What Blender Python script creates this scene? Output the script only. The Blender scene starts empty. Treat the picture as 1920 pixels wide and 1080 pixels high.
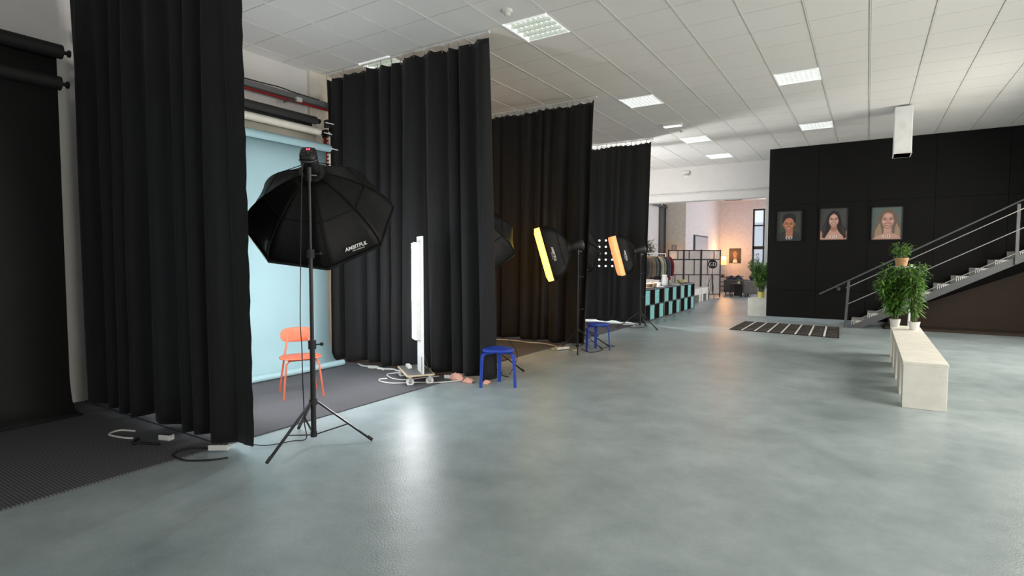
import bpy, bmesh, math, random
from mathutils import Vector, Matrix, Euler
R = math.radians
PI = math.pi
scene = bpy.context.scene
COL = scene.collection

# ------------------------------------------------------------------ camera
cam_d = bpy.data.cameras.new('camera'); cam = bpy.data.objects.new('camera', cam_d); COL.objects.link(cam)
cam_d.sensor_width = 36; cam_d.lens = 1042.8 / 1920 * 36; cam_d.clip_start = .05; cam_d.clip_end = 300
cam.matrix_world = (Matrix.Translation((0, 0, 1.492)) @ Matrix.Rotation(R(32.5385), 4, 'Z')
                    @ Matrix.Rotation(R(90 - 2.9758), 4, 'X') @ Matrix.Rotation(R(.0488), 4, 'Z'))
scene.camera = cam

# ------------------------------------------------------------------ exposure, world
vs = scene.view_settings
vs.view_transform = 'Standard'; vs.look = 'None'; vs.gamma = 1; vs.use_curve_mapping = False
vs.exposure = 0.15
world = bpy.data.worlds.new('world'); scene.world = world; world.use_nodes = True
wn = world.node_tree.nodes; wl = world.node_tree.links
wn['Background'].inputs[0].default_value = (.80, .90, 1, 1); wn['Background'].inputs[1].default_value = 1.15

def area(name, loc, rot, sx, sy, power, color=(1, 1, 1), spread=180):
    l = bpy.data.lights.new(name, 'AREA'); l.shape = 'RECTANGLE'; l.size = sx; l.size_y = sy
    l.energy = power; l.color = color; l.spread = R(spread)
    o = bpy.data.objects.new(name, l); COL.objects.link(o); o.location = loc; o.rotation_euler = rot
    return o
# daylight that enters through the tall windows of the right wall and of the wall behind the camera
for i, y in enumerate((-3.6, 1.2, 6.0, 10.8)):
    area('daylight_right', (3.42, y, 2.25), (0, R(58), 0), 2.3, 2.6, (30, 125, 175, 205)[i], (1, .93, .83))
for x in (-4.6, -1.4, 1.8):
    area('daylight_back', (x, -5.85, 2.2), (R(68), 0, 0), 2.0, 2.4, 14, (.90, .96, 1))
# far lounge: windows in the far wall and in its right wall
area('daylight_lounge', (-.6, 27.85, 2.2), (R(-90), 0, 0), 5.2, 3.0, 210, (.93, .96, 1))
area('daylight_lounge_side', (3.42, 21.5, 2.3), (0, R(90), 0), 2.8, 6, 215, (1, .93, .93))

# ------------------------------------------------------------------ materials
MATS = {}
def mat(name, col, rough=.6, metal=0., spec=.5, emit=None, es=0., sheen=0., trans=0., noise=None, bump=None, coat=0.):
    """noise=(scale, second colour, detail, stretch xyz)  bump=(scale, strength, distance)"""
    m = bpy.data.materials.new(name); m.use_nodes = True
    nt = m.node_tree; N = nt.nodes; L = nt.links
    b = N['Principled BSDF']
    b.inputs['Base Color'].default_value = (*col, 1); b.inputs['Roughness'].default_value = rough
    b.inputs['Metallic'].default_value = metal; b.inputs['Specular IOR Level'].default_value = spec
    b.inputs['Sheen Weight'].default_value = sheen; b.inputs['Sheen Roughness'].default_value = .5
    b.inputs['Coat Weight'].default_value = coat
    if emit: b.inputs['Emission Color'].default_value = (*emit, 1); b.inputs['Emission Strength'].default_value = es
    tc = N.new('ShaderNodeTexCoord')
    if noise is None: noise = (7, tuple(c * .9 for c in col), 3, (1, 1, 1))
    mp = N.new('ShaderNodeMapping'); mp.inputs['Scale'].default_value = noise[3]
    L.new(tc.outputs['Object'], mp.inputs['Vector'])
    nz = N.new('ShaderNodeTexNoise'); nz.inputs['Scale'].default_value = noise[0]; nz.inputs['Detail'].default_value = noise[2]
    L.new(mp.outputs[0], nz.inputs['Vector'])
    mr = N.new('ShaderNodeMapRange'); mr.inputs[1].default_value = .35; mr.inputs[2].default_value = .65
    L.new(nz.outputs['Fac'], mr.inputs[0])
    mx = N.new('ShaderNodeMix'); mx.data_type = 'RGBA'
    mx.inputs[6].default_value = (*col, 1); mx.inputs[7].default_value = (*noise[1], 1)
    L.new(mr.outputs[0], mx.inputs[0]); L.new(mx.outputs[2], b.inputs['Base Color'])
    if bump:
        n2 = N.new('ShaderNodeTexNoise'); n2.inputs['Scale'].default_value = bump[0]; n2.inputs['Detail'].default_value = 3
        L.new(tc.outputs['Object'], n2.inputs['Vector'])
        bp = N.new('ShaderNodeBump'); bp.inputs['Strength'].default_value = bump[1]; bp.inputs['Distance'].default_value = bump[2]
        L.new(n2.outputs['Fac'], bp.inputs['Height']); L.new(bp.outputs[0], b.inputs['Normal'])
    if trans:
        t = N.new('ShaderNodeBsdfTransparent'); ms = N.new('ShaderNodeMixShader'); ms.inputs[0].default_value = trans
        L.new(b.outputs[0], ms.inputs[1]); L.new(t.outputs[0], ms.inputs[2])
        L.new(ms.outputs[0], N['Material Output'].inputs['Surface'])
    MATS[name] = m
    return m

def woven(name, c1, c2, scale, rough=.95):
    """coarse flat-woven carpet: two crossed wave patterns"""
    m = mat(name, c1, rough, spec=.15); nt = m.node_tree; N = nt.nodes; L = nt.links; b = N['Principled BSDF']
    tc = N.new('ShaderNodeTexCoord')
    ck = N.new('ShaderNodeTexWave'); ck.inputs['Scale'].default_value = scale; ck.bands_direction = 'X'
    ck2 = N.new('ShaderNodeTexWave'); ck2.inputs['Scale'].default_value = scale * .45; ck2.bands_direction = 'Y'; ck2.inputs['Distortion'].default_value = 1.5
    L.new(tc.outputs['Object'], ck.inputs[0]); L.new(tc.outputs['Object'], ck2.inputs[0])
    mu = N.new('ShaderNodeMath'); mu.operation = 'MULTIPLY'
    L.new(ck.outputs['Fac'], mu.inputs[0]); L.new(ck2.outputs['Fac'], mu.inputs[1])
    mx = N.new('ShaderNodeMix'); mx.data_type = 'RGBA'; mx.inputs[6].default_value = (*c1, 1); mx.inputs[7].default_value = (*c2, 1)
    L.new(mu.outputs[0], mx.inputs[0]); L.new(mx.outputs[2], b.inputs['Base Color'])
    bp = N.new('ShaderNodeBump'); bp.inputs['Strength'].default_value = .4; bp.inputs['Distance'].default_value = .003
    L.new(mu.outputs[0], bp.inputs['Height']); L.new(bp.outputs[0], b.inputs['Normal'])
    return m

# resin floor: grey green, cloudy, satin with a fine orange-peel bump
fm = mat('resin_floor', (.255, .325, .325), .30, spec=.55)
N = fm.node_tree.nodes; L = fm.node_tree.links; b = N['Principled BSDF']
tc = N.new('ShaderNodeTexCoord')
na = N.new('ShaderNodeTexNoise'); na.inputs['Scale'].default_value = .9; na.inputs['Detail'].default_value = 5; na.inputs['Roughness'].default_value = .5; na.inputs['Distortion'].default_value = .25
nb = N.new('ShaderNodeTexNoise'); nb.inputs['Scale'].default_value = 3.2; nb.inputs['Detail'].default_value = 9; nb.inputs['Roughness'].default_value = .72
L.new(tc.outputs['Object'], na.inputs['Vector']); L.new(tc.outputs['Object'], nb.inputs['Vector'])
ad = N.new('ShaderNodeMath'); ad.operation = 'ADD'; L.new(na.outputs['Fac'], ad.inputs[0]); L.new(nb.outputs['Fac'], ad.inputs[1])
rp = N.new('ShaderNodeValToRGB'); rp.color_ramp.elements[0].position = .34; rp.color_ramp.elements[0].color = (.235, .292, .304, 1)
rp.color_ramp.elements[1].position = .66; rp.color_ramp.elements[1].color = (.425, .495, .510, 1)
hv = N.new('ShaderNodeMath'); hv.operation = 'MULTIPLY'; hv.inputs[1].default_value = .5; L.new(ad.outputs[0], hv.inputs[0])
L.new(hv.outputs[0], rp.inputs[0]); L.new(rp.outputs[0], b.inputs['Base Color'])
mr = N.new('ShaderNodeMapRange'); mr.inputs[1].default_value = .2; mr.inputs[2].default_value = .8; mr.inputs[3].default_value = .29; mr.inputs[4].default_value = .40
L.new(na.outputs['Fac'], mr.inputs[0]); L.new(mr.outputs[0], b.inputs['Roughness'])
nc = N.new('ShaderNodeTexNoise'); nc.inputs['Scale'].default_value = 95; nc.inputs['Detail'].default_value = 2
L.new(tc.outputs['Object'], nc.inputs['Vector'])
bp = N.new('ShaderNodeBump'); bp.inputs['Strength'].default_value = .5; bp.inputs['Distance'].default_value = .0040
L.new(nc.outputs['Fac'], bp.inputs['Height']); L.new(bp.outputs[0], b.inputs['Normal'])

mat('tile', (.80, .78, .75), .95, spec=.2, noise=(60, (.77, .75, .72), 4, (1, 1, 1)), bump=(160, .25, .002))
mat('tbar', (.80, .78, .75), .45)
mat('gap', (.10, .095, .09), 1)
mat('white_wall', (.78, .76, .74), .85, noise=(3, (.75, .73, .71), 4, (1, 1, 1)), bump=(30, .12, .004))
mat('cream_wall', (.78, .73, .64), .85)
mat('pink_wall', (.74, .69, .70), .85)
mat('black_panel', (.0042, .0042, .0040), .62, spec=.16, noise=(4, (.0052, .005, .0048), 4, (1, 1, 1)))
mat('grey_base', (.26, .31, .34), .5)
mat('curtain', (.0125, .0125, .0135), .75, spec=.22, sheen=.07, trans=.05, noise=(30, (.0145, .0145, .0155), 4, (1, 1, .2)), bump=(260, .2, .001))
mat('black_metal', (.012, .012, .012), .38, spec=.5)
mat('black_rubber', (.02, .02, .02), .7)
mat('black_nylon', (.0058, .0058, .0055), .50, spec=.18, bump=(14, .35, .012))
mat('black_gloss', (.01, .01, .01), .18)
mat('steel', (.5, .5, .5), .3, metal=.9)
mat('grey_metal', (.12, .125, .13), .45, metal=.5)
mat('grey_pipe', (.17, .17, .18), .5)
mat('red_pipe', (.35, .02, .02), .45)
mat('white_paint', (.82, .83, .82), .5)
mat('white_plastic', (.80, .79, .76), .4)
mat('bench_white', (.80, .78, .70), .55)
mat('cyan_paper', (.325, .48, .515), .8, spec=.25, noise=(2, (.32, .47, .505), 2, (1, 1, 1)))
mat('beige_paper', (.72, .69, .60), .8)
mat('black_paper', (.015, .015, .015), .7)
mat('orange_paint', (.50, .105, .048), .5)
mat('blue_paint', (.012, .055, .42), .42)
mat('cyan_box', (.28, .70, .69), .7, noise=(20, (.20, .58, .58), 3, (1, 1, 1)))
mat('black_wood', (.02, .019, .018), .5, noise=(12, (.028, .026, .025), 4, (1, 12, 1)))
mat('dark_wood', (.06, .04, .03), .5)
mat('wood_edge', (.62, .50, .34), .6)
mat('grey_ply', (.13, .135, .13), .5)
mat('peach_cloth', (.78, .42, .32), .9)
mat('red_puffer', (.19, .006, .010), .55)
mat('screen_paper', (.84, .78, .73), .8, trans=.30)
mat('sofa_grey', (.115, .108, .10), .9, noise=(60, (.09, .085, .08), 4, (1, 1, 1)))
mat('sofa_grey_light', (.24, .225, .21), .9)
mat('navy', (.012, .02, .045), .75)
mat('leaf', (.085, .22, .03), .5, noise=(8, (.16, .33, .06), 3, (1, 1, 1)))
mat('leaf_dark', (.03, .075, .02), .5, noise=(8, (.06, .12, .03), 3, (1, 1, 1)))
mat('stem', (.10, .14, .05), .6)
mat('yellow_pot', (.75, .68, .18), .5)
mat('terracotta', (.50, .28, .14), .7)
mat('white_pot', (.8, .8, .78), .4)
mat('glass_jar', (.85, .88, .88), .12, trans=.35)
mat('cream_bowl', (.80, .70, .38), .5)
mat('snack', (.62, .30, .08), .7)
mat('paper', (.85, .83, .80), .8)
mat('black_cable', (.012, .012, .012), .5)
mat('white_cable', (.75, .74, .70), .5)
mat('tube_light', (1, 1, 1), .5, emit=(.97, .98, 1), es=62)
mat('red_led', (.4, .02, .03), .5, emit=(1, .05, .1), es=4)
mat('diff_white', (.9, .9, .9), .8, emit=(.93, .97, 1), es=7)
mat('diff_yellow', (.9, .75, .3), .8, emit=(1, .60, .05), es=5)
mat('diff_amber', (.9, .5, .25), .8, emit=(1, .42, .16), es=5)
mat('diff_orange', (.9, .5, .25), .8, emit=(1, .27, .06), es=.85)
mat('lamp_front', (.9, .9, .9), .5, emit=(.93, 1, .97), es=.8)
mat('lamp_dim', (.05, .055, .055), .3, emit=(.85, 1, .97), es=.01)
mat('louvre', (.92, .92, .90), .35, emit=(.95, 1, .98), es=.40)  # white slats and frames; the light they reflect is put in as glow
mat('louvre_glow', (.50, .52, .48), .5, emit=(.85, 1, .80), es=.12)
mat('bulb', (1, 1, 1), .5, emit=(1, 1, 1), es=520)
mat('shade', (.9, .6, .3), .8, emit=(1, .44, .08), es=2.6)
mat('letter_white', (.82, .82, .80), .6)
mat('letter_grey', (.62, .62, .62), .6)
mat('tread', (.46, .45, .42), .7, noise=(10, (.40, .39, .37), 3, (1, 1, 1)))
mat('brown_under', (.035, .022, .013), .8)
mat('door_grey', (.40, .40, .44), .6)
mat('frame_black', (.015, .015, .017), .45)
mat('concrete_far', (.70, .76, .82), .9)
mat('glass', (.9, .95, 1), .05, trans=.85)
woven('carpet_grey', (.060, .060, .066), (.20, .20, .215), 34)
woven('rug_brown', (.030, .026, .023), (.085, .070, .058), 5)

# ------------------------------------------------------------------ mesh helper
class MB:
    def __init__(s): s.v = []; s.f = []; s.m = []; s.sm = []; s.mats = []
    def mi(s, m):
        if m not in s.mats: s.mats.append(m)
        return s.mats.index(m)
    def add(s, vs, fs, m, smooth=False):
        k = len(s.v); i = s.mi(m); s.v += [Vector(p) for p in vs]
        for f in fs: s.f.append([q + k for q in f]); s.m.append(i); s.sm.append(smooth)
        return s
    def box(s, lo, hi, m, M=None):
        x0, y0, z0 = lo; x1, y1, z1 = hi
        vs = [(x0, y0, z0), (x1, y0, z0), (x1, y1, z0), (x0, y1, z0), (x0, y0, z1), (x1, y0, z1), (x1, y1, z1), (x0, y1, z1)]
        if M is not None: vs = [M @ Vector(v) for v in vs]
        return s.add(vs, [(0, 3, 2, 1), (4, 5, 6, 7), (0, 1, 5, 4), (1, 2, 6, 5), (2, 3, 7, 6), (3, 0, 4, 7)], m)
    def bar(s, a, b, w, h, m, up=(0, 0, 1)):
        """a straight bar of rectangular section w x h from a to b"""
        a = Vector(a); b = Vector(b); d = (b - a).normalized(); u = Vector(up)
        if abs(d.dot(u)) > .99: u = Vector((1, 0, 0))
        sd = d.cross(u).normalized(); u = sd.cross(d)
        vs = []
        for p in (a, b):
            for i, j in ((-1, -1), (1, -1), (1, 1), (-1, 1)): vs.append(p + sd * w / 2 * i + u * h / 2 * j)
        return s.add(vs, [(0, 1, 2, 3), (7, 6, 5, 4), (0, 4, 5, 1), (1, 5, 6, 2), (2, 6, 7, 3), (3, 7, 4, 0)], m)
    def rings(s, rings, m, cap=True, smooth=True, closed=True):
        n = len(rings[0]); vs = [p for r in rings for p in r]; fs = []
        for i in range(len(rings) - 1):
            for j in range(n if closed else n - 1):
                k = (j + 1) % n
                fs.append((i * n + j, i * n + k, (i + 1) * n + k, (i + 1) * n + j))
        s.add(vs, fs, m, smooth)
        if cap and closed:
            s.add(rings[0], [tuple(range(n))[::-1]], m); s.add(rings[-1], [tuple(range(n))], m)
        return s
    def tube(s, pts, r, m, n=10, cap=True):
        pts = [Vector(p) for p in pts]; rs = r if isinstance(r, (list, tuple)) else [r] * len(pts)
        rings = []; pu = None
        for i, p in enumerate(pts):
            d = (pts[min(i + 1, len(pts) - 1)] - pts[max(i - 1, 0)]).normalized()
            if pu is None:
                u = Vector((0, 0, 1)) if abs(d.z) < .9 else Vector((1, 0, 0))
            else: u = pu
            sd = d.cross(u).normalized(); u = sd.cross(d).normalized(); pu = u
            rings.append([p + (sd * math.cos(2 * PI * k / n) + u * math.sin(2 * PI * k / n)) * rs[i] for k in range(n)])
        return s.rings(rings, m, cap)
    def cyl(s, a, b, r, m, n=16, r2=None): return s.tube([a, b], [r, r if r2 is None else r2], m, n)
    def lathe(s, c, prof, m, n=20, ax=None):
        """prof = [(radius, height)] about a vertical axis through c"""
        rg = []
        for r, z in prof:
            ring = [Vector((r * math.cos(2 * PI * k / n), r * math.sin(2 * PI * k / n), z)) for k in range(n)]
            if ax is not None: ring = [ax @ p for p in ring]
            rg.append([Vector(c) + p for p in ring])
        return s.rings(rg, m)
    def ball(s, c, r, m, n=12, sc=(1, 1, 1)):
        rg = []
        for i in range(1, n // 2 + 1):
            a = PI * i / (n // 2 + 1)
            rg.append([Vector(c) + Vector((r * sc[0] * math.sin(a) * math.cos(2 * PI * k / n), r * sc[1] * math.sin(a) * math.sin(2 * PI * k / n), -r * sc[2] * math.cos(a))) for k in range(n)])
        return s.rings(rg, m)
    def build(s, name, parent=None, bevel=0, solid=0, sub=0, seg=2):
        o0 = Vector(parent.get('_o', (0, 0, 0))) if parent else Vector((0, 0, 0))
        me = bpy.data.meshes.new(name)
        me.from_pydata([tuple(p - o0) for p in s.v], [], s.f)
        for m in s.mats: me.materials.append(MATS[m])
        me.polygons.foreach_set('material_index', s.m); me.polygons.foreach_set('use_smooth', s.sm)
        me.update()
        o = bpy.data.objects.new(name, me); COL.objects.link(o)
        if parent:
            o.parent = parent
            if parent.parent: pass
        if solid:
            md = o.modifiers.new('s', 'SOLIDIFY'); md.thickness = solid; md.offset = 0
        if bevel:
            md = o.modifiers.new('b', 'BEVEL'); md.width = bevel; md.segments = seg; md.limit_method = 'ANGLE'
        if sub:
            md = o.modifiers.new('u', 'SUBSURF'); md.levels = md.render_levels = sub
        if parent is not None and '_o' in parent.keys(): o['_p'] = 1
        return o

def sub_part(o, parent_part):
    """make o (already a child of the thing) a child of one of the thing's parts"""
    o.parent = parent_part; return o
def tag(o, label, cat, group=None):
    o['label'] = label; o['category'] = cat
    if group: o['group'] = group
    return o
def thing(name, label, cat, loc=(0, 0, 0), group=None):
    o = bpy.data.objects.new(name, None); COL.objects.link(o); o.location = loc; o['_o'] = tuple(loc)
    o.empty_display_size = .1
    return tag(o, label, cat, group)
def struct(mb, name, **k):
    o = mb.build(name, **k); o['kind'] = 'structure'; return o
def dup(root, loc, label=None, rotz=None):
    c = root.copy(); COL.objects.link(c); c.location = loc
    if rotz is not None: c.rotation_euler.z = rotz
    if label: c['label'] = label
    for ch in list(root.children):
        d = ch.copy(); COL.objects.link(d); d.parent = c
        for g in list(ch.children):
            e = g.copy(); COL.objects.link(e); e.parent = d
    return c
def text_mb(txt, size, M, m, depth=.0012, shear=0., bold=0.):
    cu = bpy.data.curves.new('t', 'FONT'); cu.body = txt; cu.size = size; cu.extrude = depth; cu.shear = shear
    cu.align_x = 'CENTER'; cu.align_y = 'CENTER'; cu.offset = bold
    ob = bpy.data.objects.new('t', cu); COL.objects.link(ob)
    dg = bpy.context.evaluated_depsgraph_get(); me = bpy.data.meshes.new_from_object(ob.evaluated_get(dg))
    mb = MB(); mb.add([M @ v.co for v in me.vertices], [tuple(p.vertices) for p in me.polygons], m)
    bpy.data.objects.remove(ob); bpy.data.meshes.remove(me); bpy.data.curves.remove(cu)
    return mb
def smooth_path(pts, k=6):
    pts = [Vector(p) for p in pts]; out = []
    for i in range(len(pts) - 1):
        p0 = pts[max(i - 1, 0)]; p1 = pts[i]; p2 = pts[i + 1]; p3 = pts[min(i + 2, len(pts) - 1)]
        for j in range(k):
            t = j / k
            out.append(.5 * ((2 * p1) + (p2 - p0) * t + (2 * p0 - 5 * p1 + 4 * p2 - p3) * t * t + (3 * p1 - p0 - 3 * p2 + p3) * t ** 3))
    out.append(pts[-1]); return out

# ------------------------------------------------------------------ the setting
XL, XR, YB, YF, HC = -6.9, 3.6, -6.0, 28.3, 4.2
BEAM = 16.7
struct(MB().box((XL - .3, YB - .3, -.2), (XR + .3, YF + .3, 0), 'resin_floor'), 'floor')

# ceiling: lay-in tiles 0.6 x 0.6 in white bars; fixtures take the place of a tile
GX, GY = -3.65, 5.49
lamps = [(0, 0), (0, 6), (0, 12), (0, 16), (4, 6), (4, 12), (4, 0), (4, -6), (0, -6), (-4, 0)]
cb = MB(); cb.box((XL - .3, YB - .3, HC + .12), (XR + .3, BEAM + .3, HC + .2), 'gap')
g = .004
for i in range(-6, 13):
    for j in range(-20, 20):
        if (i, j) in lamps: continue
        x0 = max(GX + .6 * i + .01, XL); x1 = min(GX + .6 * i + .59, XR); y0 = max(GY + .6 * j + g, YB); y1 = min(GY + .6 * j + .6 - g, BEAM)
        if x1 <= x0 or y1 <= y0: continue
        cb.add([(x0, y0, HC), (x0, y1, HC), (x1, y1, HC), (x1, y0, HC)], [(0, 1, 2, 3)], 'tile')
        for a, c in (((x0, y0), (x0, y1)), ((x0, y1), (x1, y1)), ((x1, y1), (x1, y0)), ((x1, y0), (x0, y0))):
            cb.add([(*a, HC), (*c, HC), (*c, HC + .02), (*a, HC + .02)], [(0, 1, 2, 3)], 'tile')
for i in range(-5, 13):
    x = GX + .6 * i
    if XL < x < XR: cb.box((x - .007, YB, HC - .006), (x + .007, BEAM, HC + .01), 'tbar')
for j in range(-19, 20):
    y = GY + .6 * j
    if YB < y < BEAM: cb.box((XL, y - g, HC + .006), (XR, y + g, HC + .012), 'gap')
struct(cb, 'ceiling')
struct(MB().box((XL - .3, BEAM + .3, HC), (XR + .3, YF + .3, HC + .2), 'pink_wall'), 'ceiling_lounge')

struct(MB().box((XL - .2, YB, 0), (XL, BEAM + 5.5, HC + .3), 'white_wall'), 'wall_left')
# bay piers against the left wall
for y in (5.42, 8.75, 12.3):
    struct(MB().box((XL, y - .12, 0), (XL + .06, y + .3, HC), 'cream_wall'), 'trim_1')
struct(MB().box((XL - .2, 22.2, 0), (-6.05, YF + .2, HC + .3), 'pink_wall'), 'wall_lounge_left')
struct(MB().box((XL, 22.17, 0), (-6.05, 22.2, HC), 'cream_wall'), 'trim_2')
# beam / bulkhead closing the hall ceiling
bm_ = MB().box((XL, BEAM, 3.40), (XR, BEAM + .3, HC + .3), 'white_wall').box((XL, BEAM - .03, 3.20), (XR, BEAM + .33, 3.40), 'white_wall')
bm_.box((-2.40, BEAM, 0), (-1.9, BEAM + .3, 3.3), 'white_wall')
struct(bm_, 'wall_front')
# black partition of panels, set in front of the beam
pn = MB(); pn.box((-2.085, 15.15, 0), (XR, 15.30, HC), 'black_panel')
xs = [-2.10, -1.03, -.02, 1.2, 2.4, XR]; zs = [.075, .745, 2.83, HC - .002]
for a in range(5):
    for c in range(3):
        gx = .003; pn.box((xs[a] + (gx if a else 0), 15.12, zs[c] + (0 if c == 0 else gx)), (xs[a + 1] - gx, 15.15, zs[c + 1] - gx), 'black_panel')
struct(pn, 'wall_black')
struct(MB().box((-2.11, 15.105, 0), (XR, 15.135, .075), 'grey_base'), 'baseboard_front')

def windowed_wall(name, axis, pos, lo, hi, wins, z0, z1, thick, m, wn_):
    """a wall with window openings; wins = [(a, b)] along it"""
    mb = MB(); edges = [lo] + [q for w in wins for q in w] + [hi]
    def bx(a, c, za, zb):
        if c - a < .001: return
        if axis == 'x': mb.box((pos, a, za), (pos + thick, c, zb), m)
        else: mb.box((a, pos, za), (c, pos + thick, zb), m)
    for k in range(0, len(edges), 2): bx(edges[k], edges[k + 1], 0, HC + .3)
    for a, c in wins: bx(a, c, 0, z0); bx(a, c, z1, HC + .3)
    struct(mb, name)
    for a, c in wins:
        f = MB(); t = .07; mid = pos + thick / 2
        def fb(a_, c_, za, zb, d=.04):
            if axis == 'x': f.box((mid - d, a_, za), (mid + d, c_, zb), 'frame_black')
            else: f.box((a_, mid - d, za), (c_, mid + d, zb), 'frame_black')
        fb(a, a + t, z0, z1); fb(c - t, c, z0, z1); fb(a, c, z0, z0 + t); fb(a, c, z1 - t, z1)
        n = max(2, round((c - a) / .55))
        for q in range(1, n): fb(a + (c - a) * q / n - .03, a + (c - a) * q / n + .03, z0, z1, .03)
        H = z1 - z0
        fb(a, c, z0 + H * .45 - .07, z0 + H * .45 + .07); fb(a, c, z0 + H * .765 - .03, z0 + H * .765 + .03)
        wn_[0] += 1; w = struct(f, 'window_%d' % wn_[0])
        gl = MB()
        if axis == 'x': gl.box((mid - .004, a, z0), (mid + .004, c, z1), 'glass')
        else: gl.box((a, mid - .004, z0), (c, mid + .004, z1), 'glass')
        p = gl.build('pane', w)
wc = [0]
windowed_wall('wall_lounge_far', 'y', YF - .15, XL, XR, [(-4.58, -3.62), (-2.6, -1.4), (-.6, .6), (1.4, 2.6)], .55, 3.84, .2, 'pink_wall', wc)
windowed_wall('wall_right', 'x', XR, YB, YF, [(-4.8, -2.4), (0, 2.4), (4.8, 7.2), (9.6, 12.0), (18.5, 21), (22, 25)], .9, 3.6, .2, 'white_wall', wc)
windowed_wall('wall_back', 'y', YB - .2, XL, XR, [(-5.7, -3.5), (-2.5, -.3), (.7, 2.9)], .9, 3.5, .2, 'white_wall', wc)
# what the far window looks out on
t = thing('warehouse', 'pale grey building seen through the far window', 'building', (-7, 46, 0))
MB().box((-22, 46, 0), (6, 47, 4.3), 'concrete_far').build('wall', t)
q = MB()
for k in range(9): q.box((-22, 45.96, .4 + .42 * k), (6, 45.99, .44 + .42 * k), 'paper')
q.build('siding', t)
mbx = MB().box((-60, 28.6, -.3), (60, 90, -.05), 'concrete_far'); struct(mbx, 'ground_outside')

# ------------------------------------------------------------------ ceiling fixtures
def lamp(i, j, dim, label):
    x, y = GX + .6 * i, GY + .6 * j
    t = thing('ceiling_light', label, 'ceiling light', (x + .3, y + .3, HC), 'square louvred ceiling lights')
    a, c = .012, .588; top = HC + .075
    f = MB()
    f.box((x + a, y + a, HC - .006), (x + c, y + a + .018, top), 'louvre').box((x + a, y + c - .018, HC - .006), (x + c, y + c, top), 'louvre')
    f.box((x + a, y + a, HC - .006), (x + a + .018, y + c, top), 'louvre').box((x + c - .018, y + a, HC - .006), (x + c, y + c, top), 'louvre')
    f.build('frame', t)
    MB().box((x + a, y + a, top - .01), (x + c, y + c, top), 'lamp_dim' if dim else 'lamp_front').build('reflector', t)
    for k in range(4):
        yy = y + .09 + .14 * k
        MB().cyl((x + .03, yy, top - .03), (x + .57, yy, top - .03), .013, 'lamp_dim' if dim else 'lamp_front', 8).build('tube', t)
    lv = MB(); lm = 'louvre' if dim else 'louvre_glow'
    for k in range(1, 8): xx = x + .03 + .54 * k / 8; lv.box((xx - .004, y + .03, HC - .002), (xx + .004, y + .57, HC + .035), lm)
    for k in range(0, 5): yy = y + .03 + .54 * k / 4; lv.box((x + .03, yy - .006, HC - .002), (x + .57, yy + .006, HC + .035), lm)
    lv.build('louvre', t)
    return t
names = {(-4, 0): (0, 'lit ceiling light peeking over the top edge of the second black curtain'),
         (0, 0): (0, 'brightly lit square ceiling light nearest the second black curtain'),
         (0, 6): (1, 'ceiling light just right of the top of the third black curtain'),
         (0, 12): (1, 'ceiling light beyond the white emergency light, above the fourth curtain'),
         (0, 16): (1, 'farthest ceiling light, close to the white beam'),
         (4, 6): (1, 'nearer ceiling light of the right-hand row, above the black wall side'),
         (4, 12): (1, 'farther ceiling light of the right-hand row, just before the black wall')}
for ij in lamps:
    if ij in names: d, lb = names[ij]; lamp(*ij, d, lb)
    else: lamp(*ij, 1, 'square louvred ceiling light outside the photograph')

def smoke(x, y, label):
    t = thing('smoke_detector', label, 'smoke detector', (x, y, HC), 'white smoke detectors')
    MB().lathe((x, y, HC), [(.055, 0), (.055, -.02), (.045, -.03)], 'white_plastic').build('base', t)
    MB().lathe((x, y, HC), [(.035, -.03), (.033, -.055), (.02, -.062)], 'white_plastic').build('sensor', t)
smoke(-3.38, 5.2, 'white smoke detector beside the brightly lit ceiling light')
smoke(-3.35, 11.85, 'white smoke detector beside the far emergency light')
t = thing('emergency_light', 'slim white emergency light on the ceiling near the fourth curtain', 'emergency light', (-3.37, 11.25, HC))
MB().box((-3.56, 11.2, HC - .045), (-3.18, 11.34, HC), 'white_plastic').build('housing', t, bevel=.008)
MB().box((-3.54, 11.195, HC - .055), (-3.20, 11.33, HC - .045), 'lamp_front').build('diffuser', t)
t = thing('security_camera', 'small white camera on the white beam', 'security camera', (-4.57, BEAM, 4.0))
MB().box((-4.67, BEAM - .05, 3.98), (-4.47, BEAM, 4.08), 'white_plastic').build('bracket', t, bevel=.01)
MB().cyl((-4.57, BEAM - .02, 3.95), (-4.52, BEAM - .2, 3.90), .045, 'white_plastic').build('body', t)
pb = MB().tube([(XL + .1, BEAM - .05, 3.42), (-2.2, BEAM - .05, 3.42)], .014, 'white_paint', 8)
for x in (-5.3, -3.9, -2.9): pb.box((x - .02, BEAM - .06, 3.40), (x + .02, BEAM, 3.45), 'white_paint')
tag(pb.build('conduit'), 'thin white conduit running along the white beam', 'pipe')
t = thing('ceiling_vent', 'dark slotted air vent in the lounge ceiling', 'vent', (-5.3, 26.9, HC))
MB().box((-5.6, 26.6, HC - .02), (-4.85, 27.0, HC), 'grey_metal').build('frame', t)
vb = MB()
for k in range(5): vb.box((-5.57, 26.63 + .07 * k, HC - .035), (-4.88, 26.66 + .07 * k, HC - .02), 'black_metal')
vb.build('slat', t)
t = thing('panel_light', 'lit panel lamp in the lounge ceiling above the far window', 'ceiling light', (-3.8, 26.5, HC))
MB().box((-4.15, 26.2, HC - .03), (-3.3, 26.8, HC), 'white_plastic').build('frame', t)
MB().box((-4.12, 26.23, HC - .036), (-3.33, 26.77, HC - .03), 'lamp_front').build('diffuser', t)
t = thing('ceiling_box', 'white box hanging from the ceiling before the right end of the black wall', 'ceiling duct', (.6, 12.3, 3.9))
MB().box((.335, 12.0, 3.35), (.60, 12.5, HC - .03), 'white_paint').build('body', t, bevel=.01)
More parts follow.
